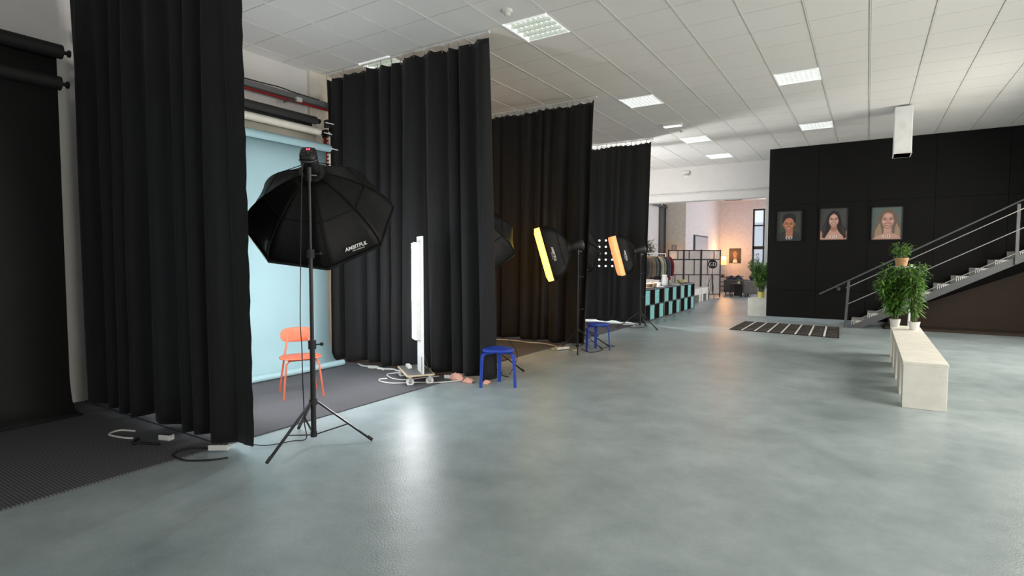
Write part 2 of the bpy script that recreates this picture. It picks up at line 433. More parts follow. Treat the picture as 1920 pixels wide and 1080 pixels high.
MB().box((.33, 11.99, 3.35), (.605, 12.51, 3.37), 'white_plastic').build('trim', t)

# ------------------------------------------------------------------ carpets in the bays
def carpet(y0, y1, x1, label):
    tag(MB().box((-6.85, y0, 0), (x1, y1, .012), 'carpet_grey').build('carpet', bevel=.003), label, 'carpet', 'woven grey carpets of the bays')
carpet(-.6, 2.42, -4.275, 'shaded grey woven carpet left of the nearest black curtain')
carpet(2.44, 5.44, -4.285, 'grey woven carpet under the orange chair')
carpet(5.46, 8.55, -4.43, 'woven carpet in brownish light between the second and third curtains')
carpet(8.57, 12.2, -4.40, 'grey woven carpet between the third and fourth curtains')

# ------------------------------------------------------------------ curtains
def curtain(y, x0, x1, ztop, zbot, folds, amp, seed, label, lean=0., ybot=0., frayed=False, rail_y=None, front_bulge=None, flat=2.):
    rnd = random.Random(seed); NU, NV = folds * 22, 44
    W = x1 - x0
    # irregular fold phase
    ph = [0]; 
    for k in range(NU): ph.append(ph[-1] + 2 * PI * folds / NU * (1 + .42 * math.sin(2.3 * k / NU * 2 * PI + seed) + .40 * math.sin(5.7 * k / NU * 2 * PI + 2 * seed)))
    am = [.55 + .45 * math.sin(5.3 * k / NU * 2 * PI + seed * 1.7) * math.sin(2.1 * k / NU * 2 * PI + seed) + .25 * rnd.random() for k in range(folds + 2)]
    vs = []
    for iv in range(NV + 1):
        v = iv / NV
        for iu in range(NU + 1):
            u = iu / NU; fk = am[min(int(u * folds), folds)]; fr = u * folds - int(u * folds)
            a = amp * (fk * (1 - fr) + am[min(int(u * folds) + 1, folds + 1)] * fr)
            a *= (.45 + .8 * v ** .6) * (1 - .8 * min(1, max(0, (u - flat) / .06)))
            p = ph[iu] + .55 * v * math.sin(4.0 * u * PI + seed) + .25 * math.sin(3 * v + 9 * u)
            s1 = math.sin(p); off = a * (s1 + .22 * math.sin(2 * p + .8) + .07 * math.sin(5 * p + 3 * v) + .03 * math.sin(9.3 * p + 2 * v + 1))
            x = x0 + W * u + .35 * a * math.cos(p) * (1 if 0 < iu < NU else 0)
            x += lean * v * u
            zt = ztop - .012 * (1 - math.cos(4 * PI * u * folds)) - .012 * math.sin(17 * u)
            zb = zbot + .014 * math.sin(u * 23 + seed) + .012 * math.sin(p * .5)
            if frayed and iu == NU: x += .006 * math.sin(iv * 2.4) + .004 * math.sin(iv * 5.1)
            yy = y + off + ybot * v
            if front_bulge and u > .85: yy -= front_bulge * (u - .85) / .15 * v ** 3
            vs.append((x, yy, zt + (zb - zt) * v))
    fs = [(iv * (NU + 1) + iu, iv * (NU + 1) + iu + 1, (iv + 1) * (NU + 1) + iu + 1, (iv + 1) * (NU + 1) + iu) for iv in range(NV) for iu in range(NU)]
    t = thing('studio_curtain', label, 'curtain', ((x0 + x1) / 2, y, 0), 'black studio curtains')
    MB().add(vs, fs, 'curtain', True).build('drape', t, solid=.003)
    # a glider hook at each gathering point
    for k in range(folds * 2):
        u0 = (k + .02) / (folds * 2); i0 = int(u0 * NU); p = vs[i0]; ht = MB()
        ht.box((p[0] - .004, p[1] - .004, p[2] - .03), (p[0] + .004, p[1] + .004, HC - .03), 'steel')
        ht.box((p[0] - .010, p[1] - .006, HC - .034), (p[0] + .010, p[1] + .006, HC - .022), 'white_plastic')
        ht.build('hook', t)
    return t
def rail(y, x0, x1, label):
    t = thing('curtain_rail', label, 'curtain rail', ((x0 + x1) / 2, y, HC), 'white curtain rails')
    MB().box((x0, y - .014, HC - .024), (x1, y + .014, HC - .006), 'white_paint').build('track', t)
    MB().box((x1 - .004, y - .016, HC - .034), (x1 + .012, y + .016, HC - .006), 'white_plastic').build('end_stop', t)
ZT = HC - .085
rail(2.43, -6.85, -3.88, 'white rail carrying the nearest black curtain')
curtain(2.43, -6.82, -3.875, ZT, .055, 9, .105, 3, 'nearest black curtain at the left edge, frayed on its right side', frayed=True, ybot=.03, flat=.86)
rail(5.53, -6.75, -3.86, 'white rail carrying the curtain behind the white tube light')
curtain(5.53, -6.76, -3.875, ZT, .045, 10, .088, 8, 'black curtain behind the white tube light on its dolly', lean=.10, front_bulge=.05)
rail(8.66, -6.55, -3.87, 'white rail carrying the curtain behind the yellow softbox')
curtain(8.66, -6.55, -3.89, ZT, .04, 10, .085, 5, 'black curtain behind the yellow-fronted softbox', lean=-.10, front_bulge=.12)
rail(12.35, -6.55, -4.14, 'white rail carrying the farthest black curtain')
curtain(12.32, -6.55, -4.16, ZT, .035, 10, .075, 11, 'farthest black curtain, beside the black shelf with turquoise boxes', lean=-.10)

# crumpled peach lining showing under the second curtain's hem
rnd = random.Random(4)
def lump(x0, x1, yc, h, label, seed):
    rr = random.Random(seed); mb = MB(); rg = []; n = 14
    for k in range(n):
        u = k / (n - 1); x = x0 + (x1 - x0) * u; s = math.sin(PI * min(max(u, .04), .96)) ** .5
        rg.append([Vector((x, yc + math.cos(a) * (.05 + .02 * rr.random()) * s, max(.002, .002 + h * s * (.6 + .4 * rr.random()) * max(0, math.sin(a))))) for a in [PI * q / 8 for q in range(9)]])
    mb.rings(rg, 'peach_cloth', cap=False, closed=False)
    tag(mb.build('fabric_scrap', solid=.003), label, 'cloth', 'peach fabric under the curtain hem')
lump(-4.36, -4.12, 5.37, .10, 'peach fabric crumpled under the curtain hem, left piece', 1)
lump(-4.10, -3.96, 5.34, .07, 'small peach fabric lump under the curtain hem, middle piece', 2)
lump(-3.84, -3.76, 5.40, .05, 'peach fabric tip poking out beside the blue stool leg', 3)

# ------------------------------------------------------------------ left bay: wall services and paper backdrops
t = thing('trunking', 'grey cable trunk high on the wall above the paper rolls', 'trunking', (XL + .1, 4, 3.66))
MB().box((XL + .065, 2.5, 3.71), (XL + .15, 5.60, 3.785), 'grey_pipe').build('trunk', t, bevel=.006)
MB().tube(smooth_path([(XL + .14, 3.9, 3.79), (XL + .14, 4.5, 3.80), (XL + .14, 4.75, 3.81), (XL + .14, 5.0, 3.795), (XL + .14, 5.4, 3.79)]), .008, 'black_cable', 6).build('cable', t)
tag(MB().tube([(XL + .11, 2.5, 3.685), (XL + .11, 5.60, 3.685)], .017, 'red_pipe', 10).build('red_pipe'), 'thin red pipe under the grey cable trunk', 'pipe')
t = thing('cable_clamp', 'small white clamp on the red pipe', 'clamp', (XL + .15, 4.85, 3.6))
MB().bar((XL + .17, 4.80, 3.62), (XL + .17, 4.98, 3.69), .03, .02, 'grey_metal').build('arm', t)
MB().box((XL + .15, 4.98, 3.67), (XL + .20, 5.07, 3.73), 'white_plastic').build('body', t, bevel=.006)
def roll(x, z, r, y0, y1, m, label, sheet=None):
    t = thing('backdrop_roll', label, 'paper backdrop', (x, (y0 + y1) / 2, z), 'paper backdrop rolls')
    MB().cyl((x, y0, z), (x, y1, z), r, m, 28).build('roll', t)
    MB().cyl((x, y1, z), (x, y1 + .05, z), .018, 'black_metal', 10).cyl((x, y1 + .05, z), (x, y1 + .065, z), .035, 'black_metal', 12).build('spindle', t)
    if sheet:
        n = len(sheet); ys = [y0 + .02 + (y1 - y0 - .04) * k / 6 for k in range(7)]
        vs = [(px, yy, pz) for yy in ys for px, pz in sheet]
        fs = [(a * n + c, a * n + c + 1, (a + 1) * n + c + 1, (a + 1) * n + c) for a in range(6) for c in range(n - 1)]
        MB().add(vs, fs, m, True).build('sheet', t, solid=.002)
    return t
roll(-6.48, 3.40, .052, 2.55, 5.11, 'black_paper', 'black paper roll, topmost of the three hung rolls', [(-6.532, 3.40), (-6.535, 3.31), (-6.60, 3.2)])
roll(-6.52, 3.265, .052, 2.55, 5.20, 'beige_paper', 'beige paper roll hanging between the black and the light blue one', [(-6.572, 3.265), (-6.572, 2.4)])
cs = [(-6.453, 3.035)] + [(-6.455 + .001 * k, 3.0 - .26 * k) for k in range(1, 11)] + [(-6.43, .28), (-6.40, .17), (-6.35, .09), (-6.28, .045), (-6.2, .028), (-6.12, .02)]
roll(-6.40, 3.035, .052, 2.52, 5.27, 'cyan_paper', 'light blue paper backdrop lit behind the orange chair', cs)
t = bpy.data.objects  # bottom lip rolled up on the carpet
roll(-6.44, 3.43, .065, -.5, 2.22, 'black_paper', 'black paper backdrop hanging in the nearest bay, left of the frayed curtain', [(-6.505, 3.43), (-6.505, 1.0), (-6.50, .3), (-6.46, .12), (-6.38, .035), (-6.2, .02)])
roll(-6.50, 3.15, .065, -.5, 2.22, 'black_paper', 'second black paper roll in the nearest bay, under the topmost', [(-6.565, 3.15), (-6.565, 2.4)])
lipb = MB().cyl((-6.10, 2.54, .058), (-6.10, 5.20, .058), .042, 'cyan_paper', 20)
par = [o for o in bpy.data.objects if o.name.startswith('backdrop_roll') and 'light blue' in o.get('label', '')][0]
lipb.build('rolled_lip', par)
# wall bracket plate with hooks that holds the rolls
t = thing('roll_bracket', 'red and white perforated bracket strip holding the paper rolls', 'bracket', (-6.5, 5.33, 3.1))
q = MB().box((-6.56, 5.30, 1.9), (-6.50, 5.345, 3.32), 'red_pipe').box((-6.50, 5.31, 2.0), (-6.455, 5.335, 3.28), 'cream_wall')
q.build('strip', t)
q = MB()
for k in range(22): q.box((-6.495, 5.303, 2.03 + .056 * k), (-6.465, 5.31, 2.05 + .056 * k), 'black_metal')
q.build('slots', t)
for z, x in ((3.40, -6.48), (3.265, -6.52), (3.035, -6.40)):
    MB().box((x - .05, 5.285, z - .06), (x + .05, 5.32, z + .05), 'black_metal').bar((x, 5.30, z - .02), (x + .12, 5.32, z - .05), .02, .02, 'black_metal').build('hook', t, bevel=.004)
    MB().bar((x + .03, 5.26, z - .0), (x + .14, 5.30, z - .03), .022, .012, 'white_plastic').build('chain_guide', t)

# ------------------------------------------------------------------ light stands
def stand(cx, cy, rad, rot, zh, zj, label, r0=.0125, spread=None, feet=None, knobs=()):
    t = thing('light_stand', label, 'light stand', (cx, cy, 0), 'black tripod light stands')
    MB().cyl((cx, cy, .075), (cx, cy, zj + .26 * (zh - zj)), r0 * 1.28, 'black_metal').build('base_tube', t)
    q = MB().cyl((cx, cy, zj + .25 * (zh - zj)), (cx, cy, zj + (zh - zj) * .65), r0 * 1.0, 'black_metal'); q.build('middle_tube', t)
    MB().cyl((cx, cy, zj + (zh - zj) * .64), (cx, cy, zh), r0 * .72, 'steel' if False else 'black_metal').build('top_tube', t)
    for z in (zj + .25 * (zh - zj), zj + (zh - zj) * .64):
        c = MB().cyl((cx, cy, z - .035), (cx, cy, z + .035), r0 * 1.9, 'black_rubber', 14).build('collar', t)
        MB().cyl((cx + .01, cy + .008, z), (cx + .055, cy + .04, z + .004), .006, 'black_metal', 8).ball((cx + .06, cy + .044, z + .004), .016, 'black_metal', 10).build('knob', t)
    MB().cyl((cx, cy, zj - .02), (cx, cy, zj + .025), .032, 'black_rubber', 14).build('top_hub', t)
    MB().cyl((cx, cy, .065), (cx, cy, .105), .026, 'black_rubber', 14).build('bottom_hub', t)
    for k in range(3):
        if feet: fx, fy = feet[k]
        else: a = rot + k * 2 * PI / 3; fx, fy = cx + rad * math.cos(a), cy + rad * math.sin(a)
        d = Vector((fx - cx, fy - cy, 0)).normalized()
        top = Vector((cx, cy, zj)) + d * .035; ft = Vector((fx, fy, .012))
        lg = MB().bar(top, ft, .020, .013, 'black_metal').build('leg', t)
        fo = MB().cyl(ft + Vector((0, 0, .004)), ft - (top - ft).normalized() * -.05 + Vector((0, 0, .004)), .013, 'black_rubber', 10).build('foot', t); sub_part(fo, lg)
        mid = top.lerp(ft, .56)
        MB().bar(Vector((cx, cy, .085)) + d * .024, mid, .014, .008, 'black_metal').build('brace', t)
    return t
stand(-3.714, 2.859, .475, 0, 2.20, .345, 'tallest black tripod stand, nearest, in front of the orange chair', r0=.0165, feet=[(-3.626, 2.381), (-3.371, 3.161), (-4.147, 3.035)])
stand(-4.31, 6.13, .545, R(8), 2.15, .34, 'tripod stand mostly hidden behind the second curtain, one foot beside the blue stool')
stand(-3.93, 8.14, .42, 0, 1.69, .34, 'tripod stand under the yellow-fronted softbox', r0=.0105, feet=[(-4.24, 8.15), (-3.735, 7.743), (-3.66, 8.50)])
stand(-4.50, 9.14, .90, R(-22), 1.93, .34, 'tripod stand behind the farther blue stool, carrying a dark softbox', r0=.011, feet=[(-3.66, 8.80), (-5.0, 9.02), (-4.32, 9.85)])
stand(-4.12, 11.62, .45, 0, 1.66, .34, 'farthest tripod stand, under the orange-fronted softbox', r0=.0105, feet=[(-4.53, 11.36), (-3.655, 11.39), (-4.14, 12.05)])

# ------------------------------------------------------------------ softboxes and flash heads
def basis(az, el):
    az, el = R(az), R(el)
    n = Vector((math.cos(el) * math.cos(az), math.cos(el) * math.sin(az), math.sin(el)))
    u = n.cross(Vector((0, 0, 1))).normalized(); w = u.cross(n)
    return n, u, w
def softbox(hub, az, el, r, dep, phi, lip, front, label, logo, lsize, group='black octagonal softboxes', bow=1.7, lpos=.8, lang=0, rect=None):
    n, u, w = basis(az, el); hub = Vector(hub); phi = R(phi); NS = 12
    t = thing('rectangular_softbox' if rect else 'octagonal_softbox', label, 'softbox', hub, group)
    K = 4 if rect else 8
    if rect: cor = [u * rect[0] * i + w * rect[1] * j for i, j in ((1, 1), (1, -1), (-1, -1), (-1, 1))]
    else: cor = [(u * math.cos(phi - k * PI / 4) + w * math.sin(phi - k * PI / 4)) * r for k in range(8)]
    def rib(k, s):
        c = cor[k % K]; f0 = .09 / c.length
        return hub + n * dep * s + c * (f0 + (1 - f0) * (1 - (1 - s) ** bow) ** .85)
    sh = MB(); seam = MB()
    for k in range(K):
        vs = []; M_ = 8
        for i in range(NS + 1):
            s = i / NS; A = rib(k, s); B = rib(k + 1, s); ax = hub + n * dep * s
            for j in range(M_ + 1):
                v = j / M_; p = A.lerp(B, v); sag = .030 * math.sin(PI * v) * math.sin(PI * s) * r / .6
                vs.append(p + (ax - p).normalized() * sag)
        fs = [(i * (M_ + 1) + j, i * (M_ + 1) + j + 1, (i + 1) * (M_ + 1) + j + 1, (i + 1) * (M_ + 1) + j) for i in range(NS) for j in range(M_)]
        sh.add(vs, fs, 'black_nylon', True)
    shell = sh.build('shell', t, solid=.003)
    for k in range(K):
        seam.tube([rib(k, i / NS) + (rib(k, i / NS) - hub - n * dep * i / NS).normalized() * .002 for i in range(NS + 1)], .0045, 'black_nylon', 6)
        for s in (.36,): seam.tube([rib(k, s), rib(k + 1, s)], .004, 'black_nylon', 6)
    sub_part(seam.build('seams', t), shell)
    rim = [rib(k, 1) for k in range(K)]
    rb = MB()
    for k in range(K): rb.bar(rim[k] - n * .012, rim[(k + 1) % K] - n * .012, .012, .03, 'black_nylon', up=n)
    rb.build('rim', t)
    cen = hub + n * dep
    fr = MB()
    if lip > 0:
        out = [cen + (p - cen) * .985 for p in rim]; o2 = [p + n * lip for p in out]; inn = [cen + n * lip * 1.25 + (p - cen) * .80 for p in rim]
        fr.rings([out, o2, inn], front, cap=False, smooth=False); fr.add(inn, [tuple(range(K))], front)
    else:
        inn = [cen - n * .03 + (p - cen) * .97 for p in rim]; fr.add(inn, [tuple(range(K))], front)
    fr.build('diffuser', t)
    MB().cyl(hub - n * .03, hub + n * .03, .10, 'black_metal', 20).build('speed_ring', t)
    if logo is not None:
        k = logo; s = lpos
        A, B = rib(k, s), rib(k + 1, s); c0 = (A + B) / 2; A2, B2 = rib(k, s - .06), rib(k + 1, s - .06)
        upv = ((A2 + B2) / 2 - c0).normalized(); xd = (A - B).normalized(); upv = (upv - xd * upv.dot(xd)).normalized()
        nn = xd.cross(upv); 
        if nn.dot(c0 - cen) < 0: xd = -xd; nn = xd.cross(upv)
        if lang: 
            q = Matrix.Rotation(R(lang), 3, nn); xd = q @ xd; upv = q @ upv
        o = c0 + nn * .004 + upv * .0 + xd * .03
        M4 = Matrix(((xd.x, upv.x, nn.x, o.x), (xd.y, upv.y, nn.y, o.y), (xd.z, upv.z, nn.z, o.z), (0, 0, 0, 1)))
        lt = text_mb('AMBITFUL', lsize, M4, 'letter_white', shear=.15, bold=lsize * .02)
        M5 = M4.copy(); M5.translation = o - upv * lsize * .62 + xd * lsize * .35
        l2 = text_mb('www.ambitful.com', lsize * .34, M5, 'letter_white')
        lt.add(l2.v, l2.f, 'letter_white')
        sub_part(lt.build('logo', t), shell)['label'] = 'white printed maker lettering'
    return t
def flash(hub, az, el, length, label, display=True, pole=None):
    n, u, w = basis(az, el); hub = Vector(hub); back = hub - n * length
    t = thing('studio_flash', label, 'studio flash', hub, 'black studio flash heads')
    def ring(c, a, h, k=20, e=4):
        out = []
        for q in range(k):
            th = 2 * PI * q / k; cx, sx = math.cos(th), math.sin(th)
            rr = (abs(cx) ** e + abs(sx) ** e) ** (-1 / e); out.append(c + u * a * rr * cx + w * h * rr * sx)
        return out
    rg = [ring(hub - n * .035, .058, .058), ring(hub - n * .05, .062, .064), ring(hub - n * (length - .03), .062, .075), ring(back, .060, .072), ring(back - n * .006, .052, .064)]
    MB().rings(rg, 'black_metal').build('body', t)
    pn_ = MB().rings([ring(back - n * .004, .050, .062), ring(back - n * .009, .048, .060)], 'black_gloss').build('control_panel', t)
    if display:
        M4 = Matrix(((u.x, w.x, -n.x, 0), (u.y, w.y, -n.y, 0), (u.z, w.z, -n.z, 0), (0, 0, 0, 1)))
        # right-handed frame seen from behind: x to the viewer's right
        xd = -u if (-n).dot(u.cross(w)) < 0 else u
        o = back - n * .0105 + w * .030
        M4 = Matrix(((xd.x, w.x, -n.x, o.x), (xd.y, w.y, -n.y, o.y), (xd.z, w.z, -n.z, o.z), (0, 0, 0, 1)))
        sub_part(text_mb('5.0', .026, M4, 'red_led').build('display', t), pn_)['label'] = 'small glowing red digits'
        q = MB()
        for a in (-.03, -.01, .01, .03): q.ball(back - n * .010 + u * a, .005, 'grey_metal', 8)
        q.ball(back - n * .012 - w * .028, .014, 'black_rubber', 12); sub_part(q.build('buttons', t), pn_)
    hd = []
    for k in range(9):
        a = PI * k / 8; hd.append(back + n * .05 + u * .068 * math.cos(a) - w * (.02 + .075 * math.sin(a)) - n * .03 * math.sin(a))
    MB().tube(hd, .005, 'grey_metal', 8).build('handle', t)
    if pole:
        p = Vector(pole)
        MB().cyl(p - Vector((0, 0, .10)), p + Vector((0, 0, .005)), .018, 'black_metal').bar(p, hub - n * length * .35, .03, .03, 'black_metal').build('yoke', t)
        MB().cyl(p + Vector((0, 0, -.05)), p + Vector((.05, .03, -.055)), .006, 'steel', 8).build('lever', t)
    return t
H1 = (-3.835, 2.980, 2.181)
softbox(H1, 130.67, -44.03, .635, .476, 12.17, 0, 'diff_white', 'largest black octagonal softbox, turned towards the light blue backdrop', 1, .043, lpos=.80, lang=-4)
fl = flash(H1, 130.67, -44.03, .21, 'nearest black flash head with red digits on its back', pole=(-3.714, 2.859, 2.20))
n, u, w = basis(130.67, -44.03); bk = Vector(H1) - n * .21
MB().tube(smooth_path([bk - n * .02, bk + Vector((.0, -.05, -.12)), (-3.74, 2.80, 1.9), (-3.76, 2.80, 1.5), (-3.78, 2.80, 1.0), (-3.765, 2.80, .8), (-3.79, 2.82, .55), (-3.81, 2.84, .35), (-3.83, 2.86, .15), (-3.84, 2.88, .02), (-3.9, 2.80, .012), (-3.98, 2.62, .012), (-4.1, 2.55, .02)]), .0042, 'black_cable', 8).build('power_cable', fl)

H2 = (-4.44, 6.10, 2.06)
softbox(H2, 135, -38, .62, .46, 17, .0, 'diff_amber', 'black octagonal softbox half hidden behind the second curtain', None, .045)
flash(H2, 135, -40, .25, 'flash head hidden behind the second curtain', False, pole=(-4.31, 6.13, 2.02))
H3 = (-4.06, 8.07, 1.675)
softbox(H3, 208.7, -16, .465, .37, 22.5, .085, 'diff_yellow', 'softbox with a glowing yellow front before the third curtain', 2, .05, bow=2.3, lpos=.72, rect=(.30, .435), group='black rectangular softboxes')
flash(H3, 208.7, -16, .24, 'flash head behind the yellow-fronted softbox', False, pole=(-3.93, 8.14, 1.67))
H5 = (-4.64, 9.28, 1.86)
softbox(H5, 120, -30, .60, .45, 0, .0, 'diff_white', 'dark octagonal softbox peeking out from behind the third curtain', 1, .05)
flash(H5, 120, -30, .25, 'flash head hidden behind the third curtain', False, pole=(-4.56, 9.14, 1.93))
H4 = (-4.235, 11.55, 1.665)
softbox(H4, 210, -15, .465, .35, 22.5, .085, 'diff_orange', 'softbox with an orange front before the farthest curtain', 2, .05, bow=2.3, lpos=.72, rect=(.30, .435), group='black rectangular softboxes')
flash(H4, 210, -15, .24, 'flash head behind the orange-fronted softbox', False, pole=(-4.12, 11.62, 1.65))

# ------------------------------------------------------------------ tube light on a dolly
A = Vector((-5.00, 5.13, 0)); B = Vector((-4.475, 4.74, 0)); C_ = Vector((-4.29, 5.02, 0)); D = A + (C_ - B)
ex = (A - B).normalized(); ey = (C_ - B).normalized()
def P(a, b, z): return B + ex * a + ey * b + Vector((0, 0, z))
LA, LB = (A - B).length, (C_ - B).length
t = thing('furniture_dolly', 'four-wheeled wooden dolly under the white tube light', 'dolly', (B + C_ + A + D) / 4)
def plate(mb, a0, a1, b0, b1, z0, z1, m):
    vs = [P(a0, b0, z0), P(a1, b0, z0), P(a1, b1, z0), P(a0, b1, z0), P(a0, b0, z1), P(a1, b0, z1), P(a1, b1, z1), P(a0, b1, z1)]
    mb.add(vs, [(0, 3, 2, 1), (4, 5, 6, 7), (0, 1, 5, 4), (1, 2, 6, 5), (2, 3, 7, 6), (3, 0, 4, 7)], m); return mb
plate(plate(MB(), 0, LA, 0, LB, .115, .133, 'wood_edge'), .012, LA - .012, .012, LB - .012, .133, .1345, 'grey_ply').build('deck', t)
for a, b_ in ((.06, .05), (.06, LB - .05), (LA - .06, .05), (LA - .06, LB - .05)):
    w_ = MB().cyl(P(a - .012, b_, .046), P(a + .012, b_, .046), .046, 'white_plastic', 24).cyl(P(a - .014, b_, .046), P(a + .014, b_, .046), .018, 'grey_metal', 12)
    cst = MB().bar(P(a - .018, b_, .04), P(a - .018, b_, .105), .03, .004, 'steel', up=ex).bar(P(a + .018, b_, .04), P(a + .018, b_, .105), .03, .004, 'steel', up=ex)
    plate(cst, a - .035, a + .035, b_ - .03, b_ + .03, .105, .115, 'steel')
    c = cst.build('caster', t); sub_part(w_.build('wheel', t), c)
t = thing('tube_light', 'upright white tube light glowing on a tall white board', 'light', P(.2, .19, .134))
plate(MB(), .02, .30, .19, .212, .134, 1.76, 'white_paint').build('board', t)
plate(MB(), .08, .235, .130, .19, .53, 1.69, 'white_plastic').build('housing', t, bevel=.004)
plate(MB(), .085, .230, .112, .131, .54, 1.68, 'tube_light').build('diffuser', t, bevel=.006)
plate(MB(), .027, .034, .184, .19, .15, .34, 'grey_metal').build('bracket', t)
MB().tube([P(.1, .21, .40), P(.16, LB - .03, .14)], .004, 'grey_metal', 6).build('stay', t)
# added tube light, unseen behind the nearest curtain, brightens the bay's ceiling
t = thing('tube_light', 'added tube light hidden behind the nearest black curtain, glowing faintly through it', 'light', (-5.0, 2.72, 0))
MB().box((-5.15, 2.60, .014), (-4.85, 2.90, .03), 'grey_metal').build('base', t)
MB().box((-5.08, 2.70, .03), (-4.92, 2.72, 1.80), 'white_paint').build('board', t)
MB().box((-5.07, 2.72, .55), (-4.93, 2.77, 1.73), 'white_plastic').build('housing', t, bevel=.004)
MB().box((-5.065, 2.768, .56), (-4.935, 2.79, 1.72), 'tube_light').build('diffuser', t, bevel=.006)
def cable(name, pts, r, m, label, group=None):
    o = MB().tube(smooth_path(pts, 8), r, m, 8).build(name); return tag(o, label, 'cable', group)
tag(plate(MB(), .40, .58, .09, .14, .135, .17, 'white_plastic').build('power_adapter', bevel=.006), 'white power adapter lying on the dolly deck', 'adapter')
cable('white_cable', [(-5.05, 5.28, .02), (-5.14, 5.1, .02), (-5.0, 4.98, .02), (-4.85, 4.93, .02), (-4.7, 4.98, .02), (-4.6, 5.2, .02), (-4.5, 5.35, .02)], .007, 'white_cable', 'white cable looping out left of the dolly')
cable('white_cable', [(-4.95, 4.90, .02), (-5.0, 4.82, .02), (-4.9, 4.74, .02), (-4.70, 4.75, .02), (-4.5, 4.93, .02), (-4.3, 5.10, .012), (-4.18, 5.27, .012), (-4.12, 5.40, .012)], .007, 'white_cable', 'white cable running past the front wheels of the dolly')
cable('white_cable', [(-6.0, 5.38, .02), (-5.8, 5.30, .02), (-5.62, 5.38, .02), (-5.5, 5.28, .02), (-5.3, 5.36, .02), (-5.2, 5.32, .02), (-5.1, 5.38, .02)], .009, 'white_cable', 'white cable lying along the curtain hem left of the dolly')
cable('white_cable', [(-5.75, 5.34, .02), (-5.65, 5.26, .02), (-5.5, 5.33, .02), (-5.38, 5.25, .02)], .009, 'white_cable', 'short white cable loop near the blue backdrop corner')
def strip(x, y, rz, ln, label):
    M = Matrix.Translation((x, y, .012)) @ Matrix.Rotation(rz, 4, 'Z')
    t = thing('power_strip', label, 'power strip', (x, y, 0))
    MB().box((-ln / 2, -.028, 0), (ln / 2, .028, .042), 'white_plastic', M).build('body', t, bevel=.006)
    q = MB()
    for k in range(4):
        c = M @ Vector((-ln / 2 + ln * (k + .6) / 4.4, 0, .042)); q.cyl(c, c + Vector((0, 0, .002)), .018, 'grey_metal', 12)
    q.build('socket', t)
strip(-4.18, 8.10, R(62), .24, 'white power strip on the floor at the foot of the third curtain')
cable('white_cable', [(-4.26, 8.0, .012), (-4.36, 8.05, .012), (-4.30, 8.25, .012), (-4.15, 8.3, .012), (-4.0, 8.12, .012), (-3.95, 8.22, .012)], .006, 'white_cable', 'white cable coiled around the power strip')
strip(-4.80, 2.26, R(20), .11, 'white plug block at the hem of the nearest curtain')
strip(-4.20, 2.36, R(35), .15, 'white socket strip half under the nearest curtain')
strip(-4.30, 5.36, R(10), .20, 'flat pale socket block under the second curtain hem')
cable('white_cable', [(-5.25, 2.22, .018), (-5.38, 2.16, .018), (-5.33, 2.06, .018), (-5.15, 2.08, .018), (-5.05, 2.12, .018)], .008, 'white_cable', 'white cable loop on the dark carpet at the far left')
cable('black_cable', [(-4.30, 2.33, .018), (-4.42, 2.22, .018), (-4.36, 2.10, .018), (-4.20, 2.10, .010), (-4.05, 2.20, .01), (-3.98, 2.3, .01)], .0065, 'black_cable', 'black cable looping below the nearest curtain')
cable('black_cable', [(-5.0, 2.14, .02), (-4.9, 2.06, .02), (-4.85, 2.1, .02), (-4.7, 2.16, .02)], .011, 'black_cable', 'thick black plug lead on the dark carpet')
cable('black_cable', [(-4.2, 6.15, .02), (-4.0, 6.02, .01), (-3.92, 5.90, .006), (-3.80, 5.86, .006), (-3.86, 6.0, .006), (-3.9, 6.25, .2), (-4.05, 6.28, .4)], .005, 'black_cable', 'thin black cable looping behind the nearer blue stool')
cable('black_cable', [(-3.95, 8.35, .006), (-3.80, 8.2, .006), (-3.72, 8.12, .006), (-3.62, 8.22, .006), (-3.62, 8.42, .006), (-3.68, 8.62, .006), (-3.6, 8.9, .006), (-3.75, 9.0, .006)], .005, 'black_cable', 'thin black cable on the floor under the farther blue stool')
cable('black_cable', [(-4.45, 11.85, .016), (-4.4, 11.6, .016), (-4.25, 11.5, .006), (-4.1, 11.7, .006), (-4.08, 12.0, .006), (-4.2, 12.15, .006)], .006, 'black_cable', 'black cable at the foot of the farthest tripod')
cable('white_cable', [(-5.6, 11.98, .02), (-5.3, 12.03, .02), (-5.0, 11.97, .02), (-4.75, 12.02, .02), (-4.6, 11.9, .02), (-4.45, 11.98, .02), (-4.35, 11.9, .012)], .014, 'white_cable', 'white cables along the hem of the farthest curtain')
cable('white_cable', [(-5.8, 8.40, .02), (-5.3, 8.46, .02), (-5.0, 8.40, .02), (-4.8, 8.44, .02), (-4.55, 8.38, .02), (-4.40, 8.30, .012)], .008, 'white_cable', 'grey-white cable along the hem of the third curtain')

